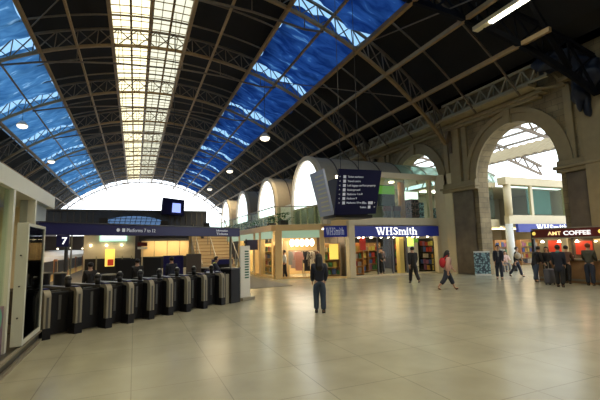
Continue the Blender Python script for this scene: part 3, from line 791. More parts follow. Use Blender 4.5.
t = thing('lit_poster', (10.85, 21.2, 1.0), 'glowing yellow panel in place of lit books in the angled corner window', 'poster')
dd = Vector((.85, -.5, 0)).normalized(); c0 = Vector((10.9, 20.75, 0))
MB().seg(c0-dd*.15, c0+dd*.38, .04, 1.05, 1.95).build('poster_panel', M['yellowlit'], t)  # emissive panel in place of the brightly lit yellow books
for s in (-.12, .35): MB().bar(c0+dd*s+Vector((0, 0, 1.95)), c0+dd*s+Vector((0, 0, 2.95)), .02).build('hanging_wire', M['black'], t)
o = MB().box(12.55, 20.2, 1.55, 12.95, 20.24, 2.35).bar((12.75, 20.22, 2.35), (12.75, 20.22, 2.43), .02).build('hanging_banner', M['red']); origin_to(o, (12.75, 20.2, 2.9)); tag(o, 'red hanging banner near the left end of the bookshop', 'banner')
# automatic door frame
t = thing('sliding_door', (14.5, FY+.1, 0), 'dark framed glass sliding door at the bookshop entrance', 'door')
for x in (13.4, 14.5, 15.55): MB().box(x-.04, FY+.1, 0, x+.04, FY+.18, 2.3).build('door_stile', M['steeldark'], t)
MB().box(13.36, FY+.1, 2.3, 15.6, FY+.18, 2.38).build('door_head', M['steeldark'], t)
MB().box(13.44, FY+.13, .02, 14.46, FY+.15, 2.3).build('door_glass', M['clear'], t)

# ---- clothes shop in the angled front
d = (Vector((*PM, 0))-Vector((*P0, 0))).normalized(); nin = Vector((-d.y, d.x, 0))
def hp(s, dep): return Vector((*P0, 0))+d*s+nin*dep
gcol = [('white', 'cloth_white'), ('pale grey', 'cloth_palegrey'), ('pink', 'cloth_pink'), ('salmon pink', 'cloth_salmon'), ('black', 'cloth_black'), ('cream', 'cloth_cream'), ('pale pink', 'cloth_pale'), ('dark brown', 'cloth_brown')]
colmat('cloth_palegrey', (.5, .48, .46)); colmat('cloth_salmon', (.75, .36, .28)); colmat('cloth_cream', (.8, .72, .55)); colmat('cloth_pale', (.78, .55, .5))
def rail(s0, s1, dep, lab):
    a, b = hp(s0, dep), hp(s1, dep)
    t = thing('clothes_rail', tuple((a+b)/2), lab, 'clothes rail')
    Z = lambda p, z: Vector((p.x, p.y, z))
    MB().bar(Z(a, 1.6), Z(b, 1.6), .035).build('rail_bar', M['steel'], t)
    for p in (a, b): MB().bar(Z(p, 0.02), Z(p, 1.6), .035).bar(Z(p, .03)-nin*.2, Z(p, .03)+nin*.2, .04).build('leg', M['steel'], t)
def garment(s, dep, ci, L, w, lab):
    p = hp(s, dep); mb = MB(); top = 1.56
    # facing-out garment: shoulders, sleeves, flared hem with folds
    pts = [(-.05, 0), (-.22*w/.4, -.06), (-.30*w/.4, -.5), (-.22*w/.4, -.5), (-.19*w/.4, -.2), (-.2*w/.4, -L), (.2*w/.4, -L), (.19*w/.4, -.2), (.22*w/.4, -.5), (.30*w/.4, -.5), (.22*w/.4, -.06), (.05, 0)]
    mb.prism([p+d*x+Vector((0, 0, top+z))-nin*.05 for x, z in pts], nin*.1)
    o = mb.build('garment', M[gcol[ci][1]]); origin_to(o, (p.x, p.y, top)); tag(o, lab, 'garment', 'clothes hanging in the lit shop')
    h = MB().bar(p+Vector((0, 0, top)), p+Vector((0, 0, 1.62)), .015).bar(p-d*.18+Vector((0, 0, top-.04)), p+d*.18+Vector((0, 0, top-.04)), .015).build('hanger', M['steel'], o)
rail(.45, 1.45, .9, 'chrome clothes rail at the left of the lit clothes shop')
rail(.5, 2.3, 1.7, 'long chrome clothes rail deeper in the lit clothes shop')
rail(1.55, 2.35, 1.1, 'chrome clothes rail at the right of the lit clothes shop')
for k in range(7): garment(.6+.27*k, 1.7, (5, 0, 6, 4, 3, 0, 5)[k], .75+.1*(k % 3), .36, '%s garment on the rear rail of the lit clothes shop, %s from the left' % (gcol[(5, 0, 6, 4, 3, 0, 5)[k]][0], 'first' if k == 0 else ORD[k]))
for k, (s, dep, ci, L, w) in enumerate(((.62, .9, 1, .8, .4), (.92, .9, 6, 1.0, .4), (1.22, .85, 3, 1.15, .42), (1.7, 1.1, 4, 1.2, .36), (1.95, 1.1, 5, .9, .4), (2.2, 1.1, 7, .7, .4))):
    garment(s, dep, ci, L, w, '%s garment on a hanger in the lit clothes shop, %s from the left' % (gcol[ci][0], 'first' if k == 0 else ORD[k]))
for k in range(5):
    p = hp(.85+.3*k, .6)
    t = thing('pendant_lamp', (p.x, p.y, 2.9), 'bright white pendant lamp in the clothes shop window, %s from the left' % ('first' if k == 0 else ORD[k]), 'lamp', 'pendant lamps in the clothes shop')
    MB().ball((p.x, p.y, 2.08), .14, .14, .22, 12, 8).build('lamp_shade', M['shoplightw'], t, smooth=True)
    MB().bar((p.x, p.y, 2.2), (p.x, p.y, 2.9), .012).build('cord', M['black'], t)
o = MB().box(8.4, 24.6, 0, 12, 24.7, 2.9).build('shop_back_wall', mat('shop_wall_cream', (.6, .42, .2), .6)); origin_to(o, (10, 24.65, 0)); tag(o, 'cream back wall of the lit clothes shop', 'partition')

# ================================================================== BOOKSHOP FRONT BEYOND THE ARCH
b2 = thing('shop_block', (26, 19.5, 0), 'cream two-storey shop front seen through the big near arch', 'building')
MB().box(19.4, 20.3, 2.95, 24.6, 20.7, 3.5).box(24.4, 19.3, 3.1, 31.2, 19.7, 3.75).build('fascia_beam', M['cream'], b2, bevel=.02)
MB().box(19.4, 20.2, 5.85, 24.4, 20.7, 6.2).box(24.2, 19.2, 5.95, 31.4, 19.9, 6.5).build('roof_beam', M['cream'], b2, bevel=.02)
MB().cyl((24.5, 19.45, 0), (24.5, 19.45, 3.12), .26, n=18).build('column', M['white'], b2, smooth=True)
MB().cyl((24.6, 19.45, 3.7), (24.6, 19.45, 5.97), .26, n=18).build('column', M['cream'], b2, smooth=True)
MB().box(31, 19.3, 0, 31.3, 19.7, 5.95).build('column', M['cream'], b2)
MB().box(27.0, 19.42, 3.75, 27.25, 19.6, 5.95).build('window_post', M['cream'], b2)
MB().box(24.9, 19.5, 3.75, 31, 19.52, 5.95).box(19.4, 20.45, 3.5, 24.4, 20.47, 5.9).build('upper_window', M['greenglass'], b2)
MB().box(27.5, 20.1, 3.9, 30.2, 20.15, 5.8).build('teal_blind', M['teal'], b2)
MB().box(19.4, 26.2, 0, 32, 26.4, 6.0).box(31.9, 19.8, 0, 32.1, 26.2, 6.0).box(19.4, 20.6, 3.0, 32, 26.2, 3.1).build('inner_wall', M['beige'], b2)
MB().box(20.2, 23, 5.8, 23.6, 23.6, 5.86).build('ceiling_panel', M['shoplightw'], b2)
MB().box(20.2, 22, 2.85, 23.6, 22.5, 2.9).box(25.5, 22, 2.85, 30.5, 22.5, 2.9).build('ceiling_panel', M['shoplight'], b2)
MB().box(19.5, 20.5, 5.9, 32, 26.2, 5.98).build('upper_ceiling', M['beige'], b2)
sg = thing('shop_sign', (27.8, 19.2, 2.5), 'blue fascia sign with white WHSmith lettering seen through the near arch', 'shop sign')
MB().box(24.85, 19.0, 2.52, 31.2, 19.2, 3.1).build('panel', M['blue'], sg)
serif_logo((26.7, 19.0, 2.62), (1, 0, 0), (0, 0, 1), .42, 3.5, M['litwhite'], sg)
shelf_unit(26.5, 21.5, 2.2, 2.0, 'wide shelf of magazines left in the shop beyond the arch', grp='magazines beyond the arch')
shelf_unit(29.3, 21.5, 2.2, 2.0, 'wide shelf of magazines right in the shop beyond the arch', grp='magazines beyond the arch')
shelf_unit(21.6, 21.8, 1.8, 1.9, 'pale shelf of magazines in the recessed front beyond the arch', grp='magazines beyond the arch', m=M['creamw'])
stack(21.0, 21.0, 3.12, 4, .7, .36, M['patt2'], 'teal patterned carton upstairs beyond the near arch', 'patterned cartons beyond the arch')
stack(22.6, 21.3, 3.12, 3, .9, .40, M['wood'], 'brown timber crate upstairs beyond the near arch', 'brown crates beyond the arch')
for i, x in enumerate((20.4, 21.2, 22.0, 22.8, 25.6, 26.6, 27.6, 28.6)):
    o = MB().cyl((x, 21.0, 2.95), (x, 21.0, 2.8), .06, .11, 10).build('ceiling_spotlight', M['spot']); origin_to(o, (x, 21, 2.95))
    tag(o, 'glowing ceiling spotlight of the shop beyond the arch, %s from the left' % ('leftmost' if i == 0 else ORD[i]), 'spotlight', 'spotlights beyond the arch')
# leaflet rack beside the pier
t = thing('leaflet_rack', (18.1, 16.6, 0), 'pale blue and white leaflet stand leaning beside the dark stone pier', 'leaflet stand')
ra, rb = Vector((18.12, 16.85, 0)), Vector((18.75, 16.3, 0))
MB().seg(ra, rb, .12, 0, 1.3).build('panel', M['patt2'], t)
MB().seg(ra, rb, .18, 1.28, 1.36).seg(ra, rb, .2, 0, .08).build('frame', M['white'], t)

# ================================================================== COFFEE KIOSK
k_ = thing('coffee_kiosk', (18.1, 10.5, 0), 'dark red coffee kiosk with lit counter at the right edge', 'kiosk')
MB().box(18.0, 6.5, 2.04, 18.30, 13.0, 2.42).build('sign_band', M['darkred'], k_)
MB().box(18.0, 6.5, 2.42, 18.44, 13.1, 2.48).box(17.9, 6.5, 1.98, 18.3, 13.0, 2.04).build('trim_rail', M['steel'], k_)
MB().box(18.0, 6.5, 0, 18.4, 12.9, 1.0).build('counter', M['wood'], k_)
MB().box(17.92, 6.5, 1.0, 18.42, 13.0, 1.06).build('counter_top', M['steel'], k_)
MB().box(17.97, 6.6, .1, 18.0, 12.8, .18).build('kick_rail', M['steel'], k_)
MB().box(18.42, 6.5, 1.06, 18.44, 11.5, 2.0).build('back_panel', M['brownpanel'], k_)
for y in (13.1, 9.9): MB().box(18.05, y-.06, 0, 18.17, y+.06, 2.4).build('post', M['black'], k_)
for i, (ya, yb, z0, z1, m) in enumerate(((11.9, 12.5, 1.35, 1.9, 'redlit'), (10.55, 11.25, 1.25, 1.85, 'redlit'), (9.7, 10.4, 1.45, 1.9, 'yellowlit'), (8.8, 9.5, 1.3, 1.85, 'redlit'))):
    MB().box(18.30, ya, z0, 18.34, yb, z1).build('menu_panel', M[m], k_)
text('AMT', .24, (17.98, 12.25, 2.14), (0, -1, 0), (0, 0, 1), mat('sign_amber', (.8, .6, .3), .5, emis=(1, .75, .35), es=1.0), k_, 'lettering', width=.62, bold=.01)
text('COFFEE', .26, (17.98, 11.52, 2.13), (0, -1, 0), (0, 0, 1), M['litwhite'], k_, 'lettering', width=1.15, bold=.02)
for y in (12.95, 10.0, 9.7):
    MB().cyl((18.0, y, 2.24), (17.97, y, 2.24), .08, n=14).build('round_lamp', M['yellowlit'], k_)
for i in range(7):
    y = 12.6-.62*i
    o = MB().cyl((18.15, y, 1.06), (18.15, y, 1.22), .05, .065, 12).build('paper_cup', M['white'] if i % 2 else M['cloth_pink']); origin_to(o, (18.15, y, 1.06))
    tag(o, 'small takeaway cup on the coffee counter, %s from the arch' % ('first' if i == 0 else ORD[i]), 'cup', 'cups on the kiosk counter')
for i in range(5):
    y = 12.7-.8*i
    t = thing('counter_lamp', (18.2, y, 2.0), 'small glowing lamp hanging over the coffee counter, %s from the arch' % ('first' if i == 0 else ORD[i]), 'lamp', 'lamps over the coffee counter')
    MB().cyl((18.2, y, 1.9), (18.2, y, 1.8), .03, .08, 10).build('lamp_shade', M['spot'], t); MB().bar((18.2, y, 1.9), (18.2, y, 2.0), .01).build('cord', M['black'], t)

# ================================================================== DEPARTURE / DIRECTION BOARD
bd = thing('direction_board', (6.9, 12, 2.9), 'large hanging dark blue direction board with white text and angled pale side panel', 'sign board')
q = [Vector(p) for p in ((6.47, 11.98, 2.95), (8.20, 12.02, 3.03), (8.30, 11.66, 4.60), (6.50, 11.60, 4.55))]
nrm = (q[1]-q[0]).cross(q[3]-q[0]).normalized()
MB().prism(q, -nrm*.10).build('front_panel', M['boardnavy'], bd)
rr = (q[1]-q[0]).normalized(); uu = (q[3]-q[0]).normalized(); uu = (uu-rr*uu.dot(rr)).normalized()
rows = [('<', '1', 'Ticket machines'), ('<', '2', 'Travel centre'), ('<', '7b', 'Left luggage and lost property'), ('^', 'U', 'Underground'), ('<', '8', 'Platforms 1 to 8'), ('<', '9', 'Platform 9'), ('<', '10', 'Platforms 10 to 19')]
for i, (a, b, c_) in enumerate(rows):
    zz = 1.33-.155*i; base = q[0]+nrm*.004
    text(a, .10, base+rr*.10+uu*zz, rr, uu, M['dimwhite'], bd, 'arrow')
    x0 = .26
    tile = base+rr*x0+uu*(zz-.02)
    MB().prism([tile, tile+rr*.11, tile+rr*.11+uu*.105, tile+uu*.105], nrm*.006).build('pictogram', M['dimwhite'], bd)
    text(c_, .10, base+rr*.44+uu*zz, rr, uu, M['dimwhite'], bd, 'lettering')
for i, c_ in enumerate(('Exits', 'Toilets')):
    zz = .38-.155*i; base = q[0]+nrm*.004
    text(c_, .10, base+rr*1.28+uu*zz, rr, uu, M['dimwhite'], bd, 'lettering', align='RIGHT')
    tile = base+rr*1.36+uu*(zz-.02); w = .2 if i == 0 else .11
    MB().prism([tile, tile+rr*w, tile+rr*w+uu*.105, tile+uu*.105], nrm*.006).build('pictogram', M['dimwhite'], bd)
    text('>', .10, base+rr*1.62+uu*zz, rr, uu, M['dimwhite'], bd, 'arrow')
# side panel facing left
s0 = [Vector(p) for p in ((6.43, 12.1, 2.97), (6.43, 13.1, 2.97), (6.05, 13.15, 4.60), (6.05, 12.05, 4.60))]
n2 = (s0[3]-s0[0]).cross(s0[1]-s0[0]).normalized()
MB().prism([s0[3], s0[2], s0[1], s0[0]], -n2*.08 if n2.x < 0 else n2*.08).build('side_panel', mat('board_side_sky_sheen', (.42, .50, .72), .28, spec=.8), bd)  # pale blue of the reflected sky put into the colour
sgn = 1 if n2.x < 0 else -1; mb = MB()
for k in range(9):
    f0 = .10+.095*k
    a = s0[0].lerp(s0[3], f0); b = s0[1].lerp(s0[2], f0)
    a2 = s0[0].lerp(s0[3], f0+.035); b2_ = s0[1].lerp(s0[2], f0+.035)
    mb.prism([a.lerp(b, .08), a.lerp(b, .75-.05*(k % 3)), a2.lerp(b2_, .75-.05*(k % 3)), a2.lerp(b2_, .08)], n2*sgn*.008)
mb.build('text_lines', M['framewhite'], bd)
MB().box(6.55, 12.1, 2.88, 8.1, 13.1, 3.0).box(6.75, 12.25, 3.0, 8.0, 13.0, 4.35).build('core', M['black'], bd)
MB().cyl((6.62, 12.0, 4.38), (6.62, 12.0, 4.30), .07, n=10).build('lamp', M['spot'], bd)
for x in (7.1, 7.9): MB().bar((x, 12.6, 4.35), (x, 12.6, onr(x, 1.3)), .016).build('hanging_rod', M['black'], bd)

# ================================================================== GATE LINE
G0 = Vector((-1.73, 10.14, 0)); G1 = Vector((3.37, 13.64, 0)); gd = (G1-G0).normalized(); ga = math.atan2(gd.y, gd.x)
gn = Vector((-gd.y, gd.x, 0))
def gate(loc, label):
    t = thing('ticket_gate', tuple(loc), label, 'ticket gate', 'ticket gates in a row', rz=ga)
    # local: x along row, y away from the concourse
    mb = MB().box(-.085, .12, .0, .085, 1.75, .98); mb.build('body', M['gateblack'], t, bevel=.03)
    # brushed end cap, rounded over the top
    N = 8; pr = [(0, .22), (0, .90)]+[(.14-.14*math.cos(PI/2*k/N), .90+.16*math.sin(PI/2*k/N)) for k in range(1, N+1)]+[(.30, 1.06), (.30, 1.0), (.16, .98), (.12, .9), (.12, .22)]
    MB().prism([(-.07, yy, zz) for yy, zz in pr], (.14, 0, 0)).build('end_cap', M['steel'], t)
    MB().prism([(-.022, yy-.008, zz) for yy, zz in [(0, .24), (0, .9), (.02, .9), (.02, .24)]], (.044, 0, 0)).build('trim_strip', M['steeldark'], t)
    MB().box(-.085, -.005, 0, .085, .3, .24).build('kick_plate', M['gateblack'], t)
    MB().box(-.09, .3, .98, .09, 1.7, 1.04).build('top_panel', M['steeldark'], t, bevel=.01)
    # ticket reader head on top
    h = MB().cyl((0, .55, 1.04), (0, .55, 1.22), .055, .075, 12).ball((0, .55, 1.24), .085, .085, .075).build('reader_head', M['black'], t, smooth=True)
    MB().ball((0, .55, 1.31), .045, .045, .02).build('indicator', M['white'], h)
    MB().box(-.07, .12, 1.06, .07, .3, 1.09).build('card_reader', M['navy'], t)
    # paddle leaf closing the aisle on its left
    MB().box(-.56, .26, .03, -.10, .32, .98).build('paddle', M['gateblack'], t, bevel=.03)
    MB().box(-.54, .24, 1.0, -.30, .262, 1.02).box(-.34, .245, .35, -.28, .262, .9).build('paddle_edge', M['steeldark'], t)
    return t
NG = 9; pos = []
px_pos = [(-1.73, 10.14), (-1.17, 10.55), (-.55, 10.88), (-.05, 11.25), (.47, 11.6), (1.0, 11.98), (1.54, 12.33), (2.10, 12.68), (2.76, 13.15)]
g0 = gate(Vector((*px_pos[0], 0)), 'x')
names = ['beside the white display case', 'second from the white display case', 'third from the white display case', 'fourth from the white display case', 'middle one of the row',
         'fourth from the attendant end', 'third from the attendant end', 'second from the attendant end', 'at the attendant end of the row']
for i, p in enumerate(px_pos):
    lab = 'black ticket gate with brushed steel end post, '+names[i]
    if i == 0: g0['label'] = lab
    else: dup(g0, (*p, 0), ga, lab)
# wide access gate cabinet + dark cabinets at the end
t = thing('gate_cabinet', (3.1, 13.5, 0), 'dark square cabinet at the right end of the gate line', 'cabinet')
MB().seg((3.02, 13.32), (3.42, 13.60), .5, 0, 1.15, .2).build('body', M['gateblack'], t, bevel=.02)
MB().seg((3.02, 13.32), (3.42, 13.60), .54, 1.15, 1.19, .2).build('top', M['steeldark'], t)
t = thing('wide_gate', (2.85, 13.3, 0), 'low steel wide-aisle gate panel between the last gate and the dark cabinet', 'ticket gate')
MB().seg((2.84, 13.28), (3.0, 13.38), .06, .02, 1.0).build('leaf', M['steel'], t); MB().bar((2.84, 13.28, 0), (2.84, 13.28, 1.05), .05).build('post', M['steeldark'], t)
# white information board
t = thing('information_board', (3.72, 13.95, 0), 'white upright information board with green rows of text at the end of the gates', 'notice board')
MB().seg((3.52, 13.88), (3.93, 14.08), .06, .1, 1.95).build('panel', M['white'], t)
dv = (Vector((3.93, 14.08, 0))-Vector((3.52, 13.88, 0))).normalized(); nv = Vector((dv.y, -dv.x, 0))
mb = MB()
for k in range(11):
    p = Vector((3.52, 13.88, 1.72-.095*k))+dv*.2+nv*.032
    mb.prism([p, p+dv*.19, p+dv*.19+Vector((0, 0, .05)), p+Vector((0, 0, .05))], nv*.004)
mb.build('text_lines', mat('dark_green_print', (.02, .12, .08), .5), t)
MB().seg((3.46, 13.82), (3.99, 14.12), .4, 0, .1).build('base', M['steel'], t)
# overhead sign gantry
gt = thing('gantry_sign', (.7, 11.9, 2.28), 'long dark blue platform sign beam running above the ticket gates', 'gantry sign')
S0 = Vector((-2.03, 10.22, 0)); S1 = Vector((3.36, 13.58, 0)); sd = (S1-S0).normalized(); sn = Vector((sd.y, -sd.x, 0))
MB().seg(S0, S1, .22, 2.28, 2.56).build('beam', M['navy'], gt, bevel=.01)
MB().seg(S0, S1, .26, 2.56, 2.585).build('cap', M['steeldark'], gt)
def onbeam(x_along, z): return S0+sd*x_along+sn*.112+Vector((0, 0, z))
L = (S1-S0).length
text('Platforms 7 to 12', .135, onbeam(2.07, 2.375), sd, (0, 0, 1), M['dimwhite'], gt, 'lettering', width=.86)
MB().cyl(onbeam(1.83, 2.42), onbeam(1.83, 2.42)+sn*.01, .045, n=16).build('arrow_disc', M['dimwhite'], gt)
p = onbeam(1.94, 2.375); MB().prism([p, p+sd*.08, p+sd*.08+Vector((0, 0, .09)), p+Vector((0, 0, .09))], sn*.01).build('pictogram', M['dimwhite'], gt)
for i, w in enumerate((.52, .52)):
    text('Information' if i == 0 else 'Tickets', .10, onbeam(L-1.12, 2.44-.11*i), sd, (0, 0, 1), M['dimwhite'], gt, 'lettering', width=w, bold=.01 if i else 0)
for s in (.12, L-.15):
    p = S0+sd*s-sn*.2; MB().cyl((p.x, p.y, 0), (p.x, p.y, 2.3), .045, n=10).build('support_post', M['steel'], gt)
for s in (1.5, 3.3, 4.9):
    p = S0+sd*s; o = MB().box(p.x-.1, p.y-.06, 2.585, p.x+.1, p.y+.06, 2.72).build('camera_dome', M['black']); origin_to(o, (p.x, p.y, 2.585))
    tag(o, 'small dark box on top of the blue gantry sign, %s' % {1.5: 'towards its left end', 3.3: 'near its middle', 4.9: 'towards its right end'}[s], 'camera')
# platform number 7
t = thing('platform_number_sign', (-2.05, 14, 2.2), 'dark blue square sign with white number 7 behind the gates', 'number sign')
MB().box(-2.25, 14.0, 2.04, -1.9, 14.06, 2.42).build('panel', M['navy'], t)
text('7', .30, (-2.03, 13.99, 2.12), (1, 0, 0), (0, 0, 1), M['litwhite'], t, 'numeral', align='C', bold=.015)
MB().bar((-1.84, 14.03, 0), (-1.84, 14.03, 2.5), .04).bar((-2.25, 14.03, 2.44), (-1.84, 14.03, 2.44), .03).build('pole', M['steel'], t)

# ================================================================== LEFT SIDE
t = thing('display_case', (-2.0, 9.0, .2), 'tall white-framed display case with dark glass at the left of the gates', 'display case')
MB().box(-1.97, 8.40, .26, -1.79, 8.46, 2.44).build('front_panel', M['framewhite'], t, bevel=.008)
fr = MB().box(-1.86, 8.46, .26, -1.80, 8.52, 2.44).box(-1.86, 9.82, .26, -1.80, 9.9, 2.44).box(-1.86, 8.52, .26, -1.80, 9.82, .34).box(-1.86, 8.52, 2.38, -1.80, 9.82, 2.44)
fr.build('frame', M['framewhite'], t)
MB().box(-1.83, 8.52, .34, -1.82, 9.82, 2.38).build('glass', M['smoke'], t)
MB().box(-1.97, 8.46, .26, -1.94, 9.9, 2.44).box(-1.94, 9.84, .26, -1.86, 9.9, 2.44).build('back_panel', M['steeldark'], t)
for z in (.75, 1.3, 1.85): MB().cyl((-1.88, 8.40, z), (-1.88, 8.37, z), .014, n=8).build('screw', M['black'], t)
MB().box(-1.93, 8.7, .35, -1.90, 9.5, 1.4).build('poster', M['brownpanel'], t)
# plinth and shop wall to the left
struct(MB().box(-2.45, -2, 0, -1.86, 10.1, .2).build('baseboard_left', M['steeldark']))
struct(MB().box(-1.86, -2, 0, -1.80, 10.1, .05).box(-1.86, -2, .20, -1.80, 10.1, .235).build('trim_90', M['steel']))
lf = thing('left_shop', (-3, 6, .2), 'cream and glass shop front at the left edge of the concourse', 'building')
MB().box(-2.3, 9.95, 2.5, -2.16, 11.8, 3.02).build('wall_beam', mat('pale_blue_beam', (.38, .45, .48), .5, var=.1), lf)
MB().box(-2.10, -2, .2, -2.04, 8.4, 1.0).build('lower_panel', M['lilac'], lf)
MB().box(-2.08, -2, 1.0, -2.06, 8.4, 3.0).build('shop_glass', M['greenglass'], lf)
for y in (1.5, 4.2, 6.9, 8.28, 9.9): MB().box(-2.14, y-.06, .2, -2.0, y+.06, 3.02).build('post', M['framewhite'], lf)
MB().box(-6.5, -2, 3.02, -2.0, 11.95, 3.34).build('fascia', M['framewhite'], lf, bevel=.01)
MB().box(-6.5, 11.6, .2, -2.46, 11.8, 3.02).box(-6.5, -2, 0, -6.3, 11.8, 3.02).build('inner_wall', M['cream'], lf)
MB().box(-6.3, -2, .15, -2.45, 11.6, .2).build('shop_floor', M['carpet'], lf)
MB().box(-4.4, 3, 2.96, -3.9, 10, 3.0).build('ceiling_panel', M['shoplight'], lf)
t = MB().cyl((-2.04, 7.9, .8), (-2.03, 7.9, .8), .2, n=20).build('round_sticker', colmat('mint', (.15, .4, .3)), lf)
for i, y in enumerate((3.4, 5.5, 7.6)):
    t = thing('shop_counter', (-3.6, y, .2), 'pale counter unit inside the left shop, %s' % ('nearest the camera', 'in the middle', 'beside the display case')[i], 'counter')
    MB().box(-4.0, y-.6, .2, -3.3, y+.6, 1.1).build('cabinet', M['wood'], t); MB().box(-4.05, y-.65, 1.1, -3.25, y+.65, 1.15).build('counter_top', M['white'], t)

# ================================================================== BEHIND THE GATES
# dark canopy across with an arched glazed opening
cp = thing('platform_canopy', (-1, 24, 3), 'long dark ribbed canopy fascia across the platforms above the sign beam', 'canopy')
mb = MB(); c0, hw, zb, zt = -.05, 1.75, 3.28, 3.82
mb.box(-8.5, 24, 3.05, c0-hw, 24.3, 4.12).box(c0+hw, 24, 3.05, 4.0, 24.3, 4.12).box(c0-hw, 24, 3.05, c0+hw, 24.3, zb)
N = 14
for k in range(N):
    ya = c0-hw*math.cos(PI*k/N); yb = c0-hw*math.cos(PI*(k+1)/N); za = zb+(zt-zb)*math.sin(PI*k/N); zb2 = zb+(zt-zb)*math.sin(PI*(k+1)/N)
    mb.hexa([(ya, 24, za), (yb, 24, zb2), (yb, 24.3, zb2), (ya, 24.3, za), (ya, 24, 4.12), (yb, 24, 4.12), (yb, 24.3, 4.12), (ya, 24.3, 4.12)])
mb.build('fascia', mat('canopy_blue_grey', (.035, .045, .07), .5, var=.4, scale=5), cp)
mb = MB()
for k in range(40):
    x = -8.4+.31*k
    if not (c0-hw-.1 < x < c0+hw+.1): mb.box(x, 23.95, 3.3, x+.05, 24, 4.0)
mb.box(-8.5, 23.93, 4.05, 4.0, 24.0, 4.14)
mb.build('rib', M['steeldark'], cp)
mb = MB()
for k in range(13): x = c0-hw+.1+k*(2*hw-.2)/12; mb.bar((x, 24.15, zb), (x+.1, 24.15, zb+(zt-zb)*math.sqrt(max(0, 1-((x-c0)/hw)**2))), .03)
mb.bar((c0-hw*.92, 24.15, 3.48), (c0+hw*.92, 24.15, 3.48), .03).bar((c0-hw*.7, 24.15, 3.65), (c0+hw*.7, 24.15, 3.65), .03)
mb.build('glazing_bar', M['steeldark'], cp)
MB().box(c0-hw, 24.2, zb, c0+hw, 24.21, zt).build('fanlight_glass', glass_mat('fanlight_blue', (.20, .27, .36), .05), cp)
for x in (-6.8, -3.4, 3.8): MB().cyl((x, 24.15, 0), (x, 24.15, 3.05), .09, n=12).build('support_post', M['steeldark'], cp)
# screen box on the canopy
t = thing('monitor_box', (2.0, 23.6, 3.9), 'dark hooded monitor with glowing blue screen standing on the canopy', 'monitor')
MB().hexa([(1.35, 23.5, 3.9), (2.6, 23.5, 3.8), (2.6, 24.2, 3.8), (1.35, 24.2, 3.9), (1.42, 23.4, 4.85), (2.62, 23.4, 4.72), (2.62, 24.2, 4.72), (1.42, 24.2, 4.85)]).build('hood', M['boardnavy'], t)
MB().prism([(1.92, 23.4, 4.0), (2.40, 23.4, 3.97), (2.40, 23.35, 4.5), (1.95, 23.35, 4.53)], (0, .05, 0)).build('screen', M['bluescreen'], t)
# brackets holding the hood up against the roof
MB().bar((2.0, 23.9, 4.8), (2.0, 23.9, onr(2.0, 1.2)), .03).build('hanging_rod', M['black'], t)
# kiosk
ks = thing('platform_kiosk', (-1.5, 28, 0), 'beige platform kiosk with dark lower doors and lit green and white sign', 'kiosk')
MB().box(-3.0, 28, 0, .0, 31, 2.9).build('body', M['beige'], ks)
MB().box(-2.9, 27.95, .02, -.1, 28.0, 1.35).build('door_panel', M['black'], ks)
for x in (-2.25, -.75, -.2): MB().box(x-.04, 27.9, 0, x+.04, 27.95, 1.5).build('door_post', M['steel'], ks)
for i, x in enumerate((-2.6, -1.7, -.8)): MB().cyl((x, 27.9, 2.25), (x, 27.9, 2.15), .05, n=10).build('downlight', M['spot'], ks)
MB().box(-2.1, 27.75, 2.45, -.5, 27.95, 2.95).build('sign_box', mat('sign_green_glow', (.3, .6, .4), .5, emis=(.6, 1, .75), es=1.1), ks)
MB().box(-2.0, 27.70, 2.6, -.6, 27.75, 2.85).build('sign_face', M['litwhite'], ks)
t = thing('lit_poster', (-1.45, 27.6, .9), 'glowing yellow and red poster on the platform kiosk front', 'poster')
MB().box(-1.75, 27.78, .85, -1.2, 27.86, 1.95).build('poster_panel', M['yellowlit'], t)
MB().box(-1.6, 27.74, .9, -1.25, 27.78, 1.3).build('red_print', M['redlit'], t)
# long beige hoarding and low dark building behind
t = thing('beige_hoarding', (3, 40, 1), 'long warm-lit beige panelled hoarding beyond the barriers', 'hoarding')
for i in range(4): MB().box(.55+1.18*i, 40, 1.15, .55+1.18*i+1.14, 40.1, 2.65).build('panel', M['creamw'], t, bevel=.01)
MB().box(.5, 40.02, 0, 5.3, 40.1, 1.15).build('base_wall', M['black'], t)
MB().box(.3, 40, 2.65, 5.4, 40.2, 3.2).build('header', M['black'], t)
t = thing('platform_sign', (-.1, 30, 2.2), 'small red and white platform notice left of the beige hoarding', 'sign')
MB().box(.15, 27.9, 1.9, .75, 27.95, 2.05).build('white_strip', M['white'], t); MB().box(.15, 27.9, 2.1, .75, 27.95, 2.35).build('red_strip', M['darkred'], t)
MB().bar((.45, 27.98, 0), (.45, 27.98, 2.4), .08).build('post', M['cream'], t)
# hoardings close behind the gates
for (x0, x1, y, z1, m, lab) in ((.35, 1.05, 17.5, 1.55, 'black', 'black freestanding panel behind the middle gates'), (1.15, 2.0, 18.0, 1.6, 'navy', 'navy blue freestanding panel behind the gates'),
                             (2.1, 2.75, 17.8, 1.65, 'brownpanel', 'dark brown freestanding panel left of the attendant'), (-.75, .2, 18.5, 1.5, 'black', 'black freestanding panel behind the left gates')):
    t = thing('freestanding_panel', ((x0+x1)/2, y, 0), lab, 'panel')
    MB().box(x0, y, .12, x1, y+.05, z1).build('board', M[m], t, bevel=.01)
    for x in (x0+.08, x1-.14): MB().box(x, y-.2, 0, x+.06, y+.25, .12).build('foot', M['steeldark'], t)
